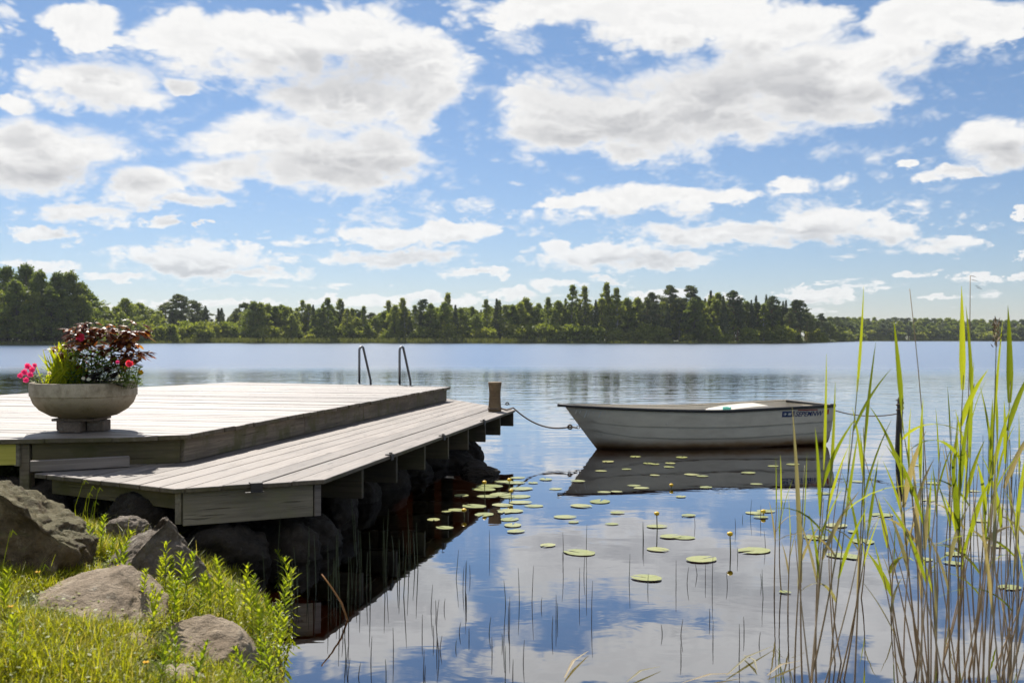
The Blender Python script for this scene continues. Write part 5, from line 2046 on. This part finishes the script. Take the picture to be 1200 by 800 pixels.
    for (k, px, top, lab) in specials:
        put(k, px, top, R.uniform(8, 18), lab, None)

    def skyline(px):
        tab = [(150, 368), (290, 360), (340, 358), (400, 358), (430, 362), (445, 366), (460, 358), (520, 358), (580, 357), (650, 352), (720, 350), (760, 353), (800, 346), (870, 350), (930, 356), (965, 366), (1000, 372)]
        for (a, ya), (b, yb) in zip(tab[:-1], tab[1:]):
            if px <= b:
                return ya + (yb - ya) * max(0, px - a) / (b - a)
        return 372
    px = 285
    while px < 965:
        dark = px > 730
        kinds = ('pine', 'spruce', 'pine', 'broad', 'birch', 'broad') if dark else ('birch', 'broad', 'birch', 'broad', 'birch', 'broad', 'spruce')
        k = R.choice(kinds)
        top = skyline(px) + R.choice((R.uniform(-6, 4), R.uniform(0, 14)))
        near = min(specials, key=lambda q: abs(q[1] - px))[3].split(' in the ')[0].split(' over ')[0].split(' of the ')[0]
        lab = {'pine': 'dark pine', 'spruce': 'dark spruce', 'broad': 'rounded broadleaf tree', 'birch': 'light birch'}[k] + ' in the front row near the ' + near
        lab = ' '.join(lab.split()[:16]).rstrip(',')
        put(k, px, top, R.uniform(6, 20), lab, 'front row of the far wood, ' + k.replace('broad', 'broadleaf'), 0.95)
        px += R.uniform(4.5, 8.0)
    for row, (o0, o1) in enumerate(((20, 40), (40, 80))):
        px = 275
        while px < 985:
            k = R.choice(('pine', 'spruce', 'birch', 'broad', 'pine') if px > 640 else ('broad', 'birch', 'birch', 'broad', 'pine', 'spruce'))
            top = skyline(px) + R.uniform(2, 12)
            lab = {'pine': 'dark pine deep in the far wood', 'spruce': 'dark spruce deep in the far wood', 'broad': 'broadleaf tree deep in the far wood', 'birch': 'birch deep in the far wood'}[k]
            put(k, px, top, R.uniform(o0, o1), lab, 'depth of the far wood, ' + k.replace('broad', 'broadleaf'), 1.1)
            px += R.uniform(7, 11)
    # understory at the waterline of the wood
    for _ in range(90):
        px = R.uniform(285, 955)
        put('bush', px, R.uniform(380, 392), R.uniform(3, 9), ' '.join(('low light green bush at the foot of the far wood near the ' + min(specials, key=lambda q: abs(q[1] - px))[3].split(' in the ')[0].split(' over ')[0].split(' of the ')[0].split(' whose ')[0]).split()[:16]).rstrip(','), 'bushes at the foot of the far wood', 0.9)
    for _ in range(26):
        px = R.uniform(600, 700)
        put('bush', px, R.uniform(379, 388), R.uniform(1.5, 5), 'bright bush of the light green thicket at the far waterline', 'light thicket on the far waterline', 1.0)
    # distant wood across the open water
    for row in range(3):
        px = 955
        while px < 1330:
            k = R.choice(('pine', 'broad', 'broad', 'broad', 'birch', 'pine'))
            top = 372 + max(0, (px - 1050) / 60) + R.uniform(-0.8, 1.8) + (2 - row) * 4.0
            put(k, px, top, 8 + row * 22 + R.uniform(0, 10), {'pine': 'pine', 'broad': 'broadleaf tree', 'spruce': 'spruce', 'birch': 'birch'}[k] + ' in the low distant wood across the widest water', 'distant wood, ' + k.replace('broad', 'broadleaf'), 1.5)
            px += R.uniform(6, 9)
    for _ in range(70):
        put('bush', R.uniform(955, 1330), R.uniform(386, 391), R.uniform(4, 30), 'bush at the foot of the low distant wood', 'bushes of the distant wood', 1.6)
    # pale reed belt on the far shore
    mb = MB()
    for _ in range(16000):
        px = R.uniform(-120, 1300)
        dens = 1.0 if 215 < px < 640 else 0.35
        if R.random() > dens: continue
        d = shore_at(px) + R.uniform(-5.0, 4.0)
        hgt = R.uniform(0.9, 1.9) * (1.1 if 215 < px < 640 else 0.6)
        x = (px - 600) / FPX * d
        w = R.uniform(0.08, 0.2)
        a = R.uniform(-0.5, 0.5)
        q = Vector((cos(a) * w, sin(a) * w, 0))
        c = Vector((x, d, -0.1))
        tp = Vector((R.gauss(0, 0.15), R.gauss(0, 0.15), hgt))
        mb.add([c - q, c + q, c + tp + q * 0.3, c + tp - q * 0.3], [(0, 1, 2, 3)])
    M_FREED = m_leaf('far_reed', (0.10, 0.115, 0.03), (0.17, 0.17, 0.055), trans=0.35, rough=0.7, obvar=0.0)
    tag(obj('reed_belt', mb, M_FREED), 'low belt of pale green reeds along the far shoreline', 'reeds', kind='stuff')


build_trees()


# ------------------------------------------------------------------ light summer haze over the lake
def build_haze():
    m = bpy.data.materials.new('haze')
    m.use_nodes = True
    nt = m.node_tree
    nt.nodes.clear()
    out = nt.nodes.new('ShaderNodeOutputMaterial')
    v = nt.nodes.new('ShaderNodeVolumePrincipled')
    v.inputs['Color'].default_value = (0.86, 0.93, 1.0, 1)
    v.inputs['Density'].default_value = 0.00009
    v.inputs['Anisotropy'].default_value = 0.3
    nt.links.new(v.outputs[0], out.inputs['Volume'])
    mb = MB().box((0, 2000, 21), (10200, 6200, 48))
    tag(obj('haze', mb, m), kind='stuff')


build_haze()
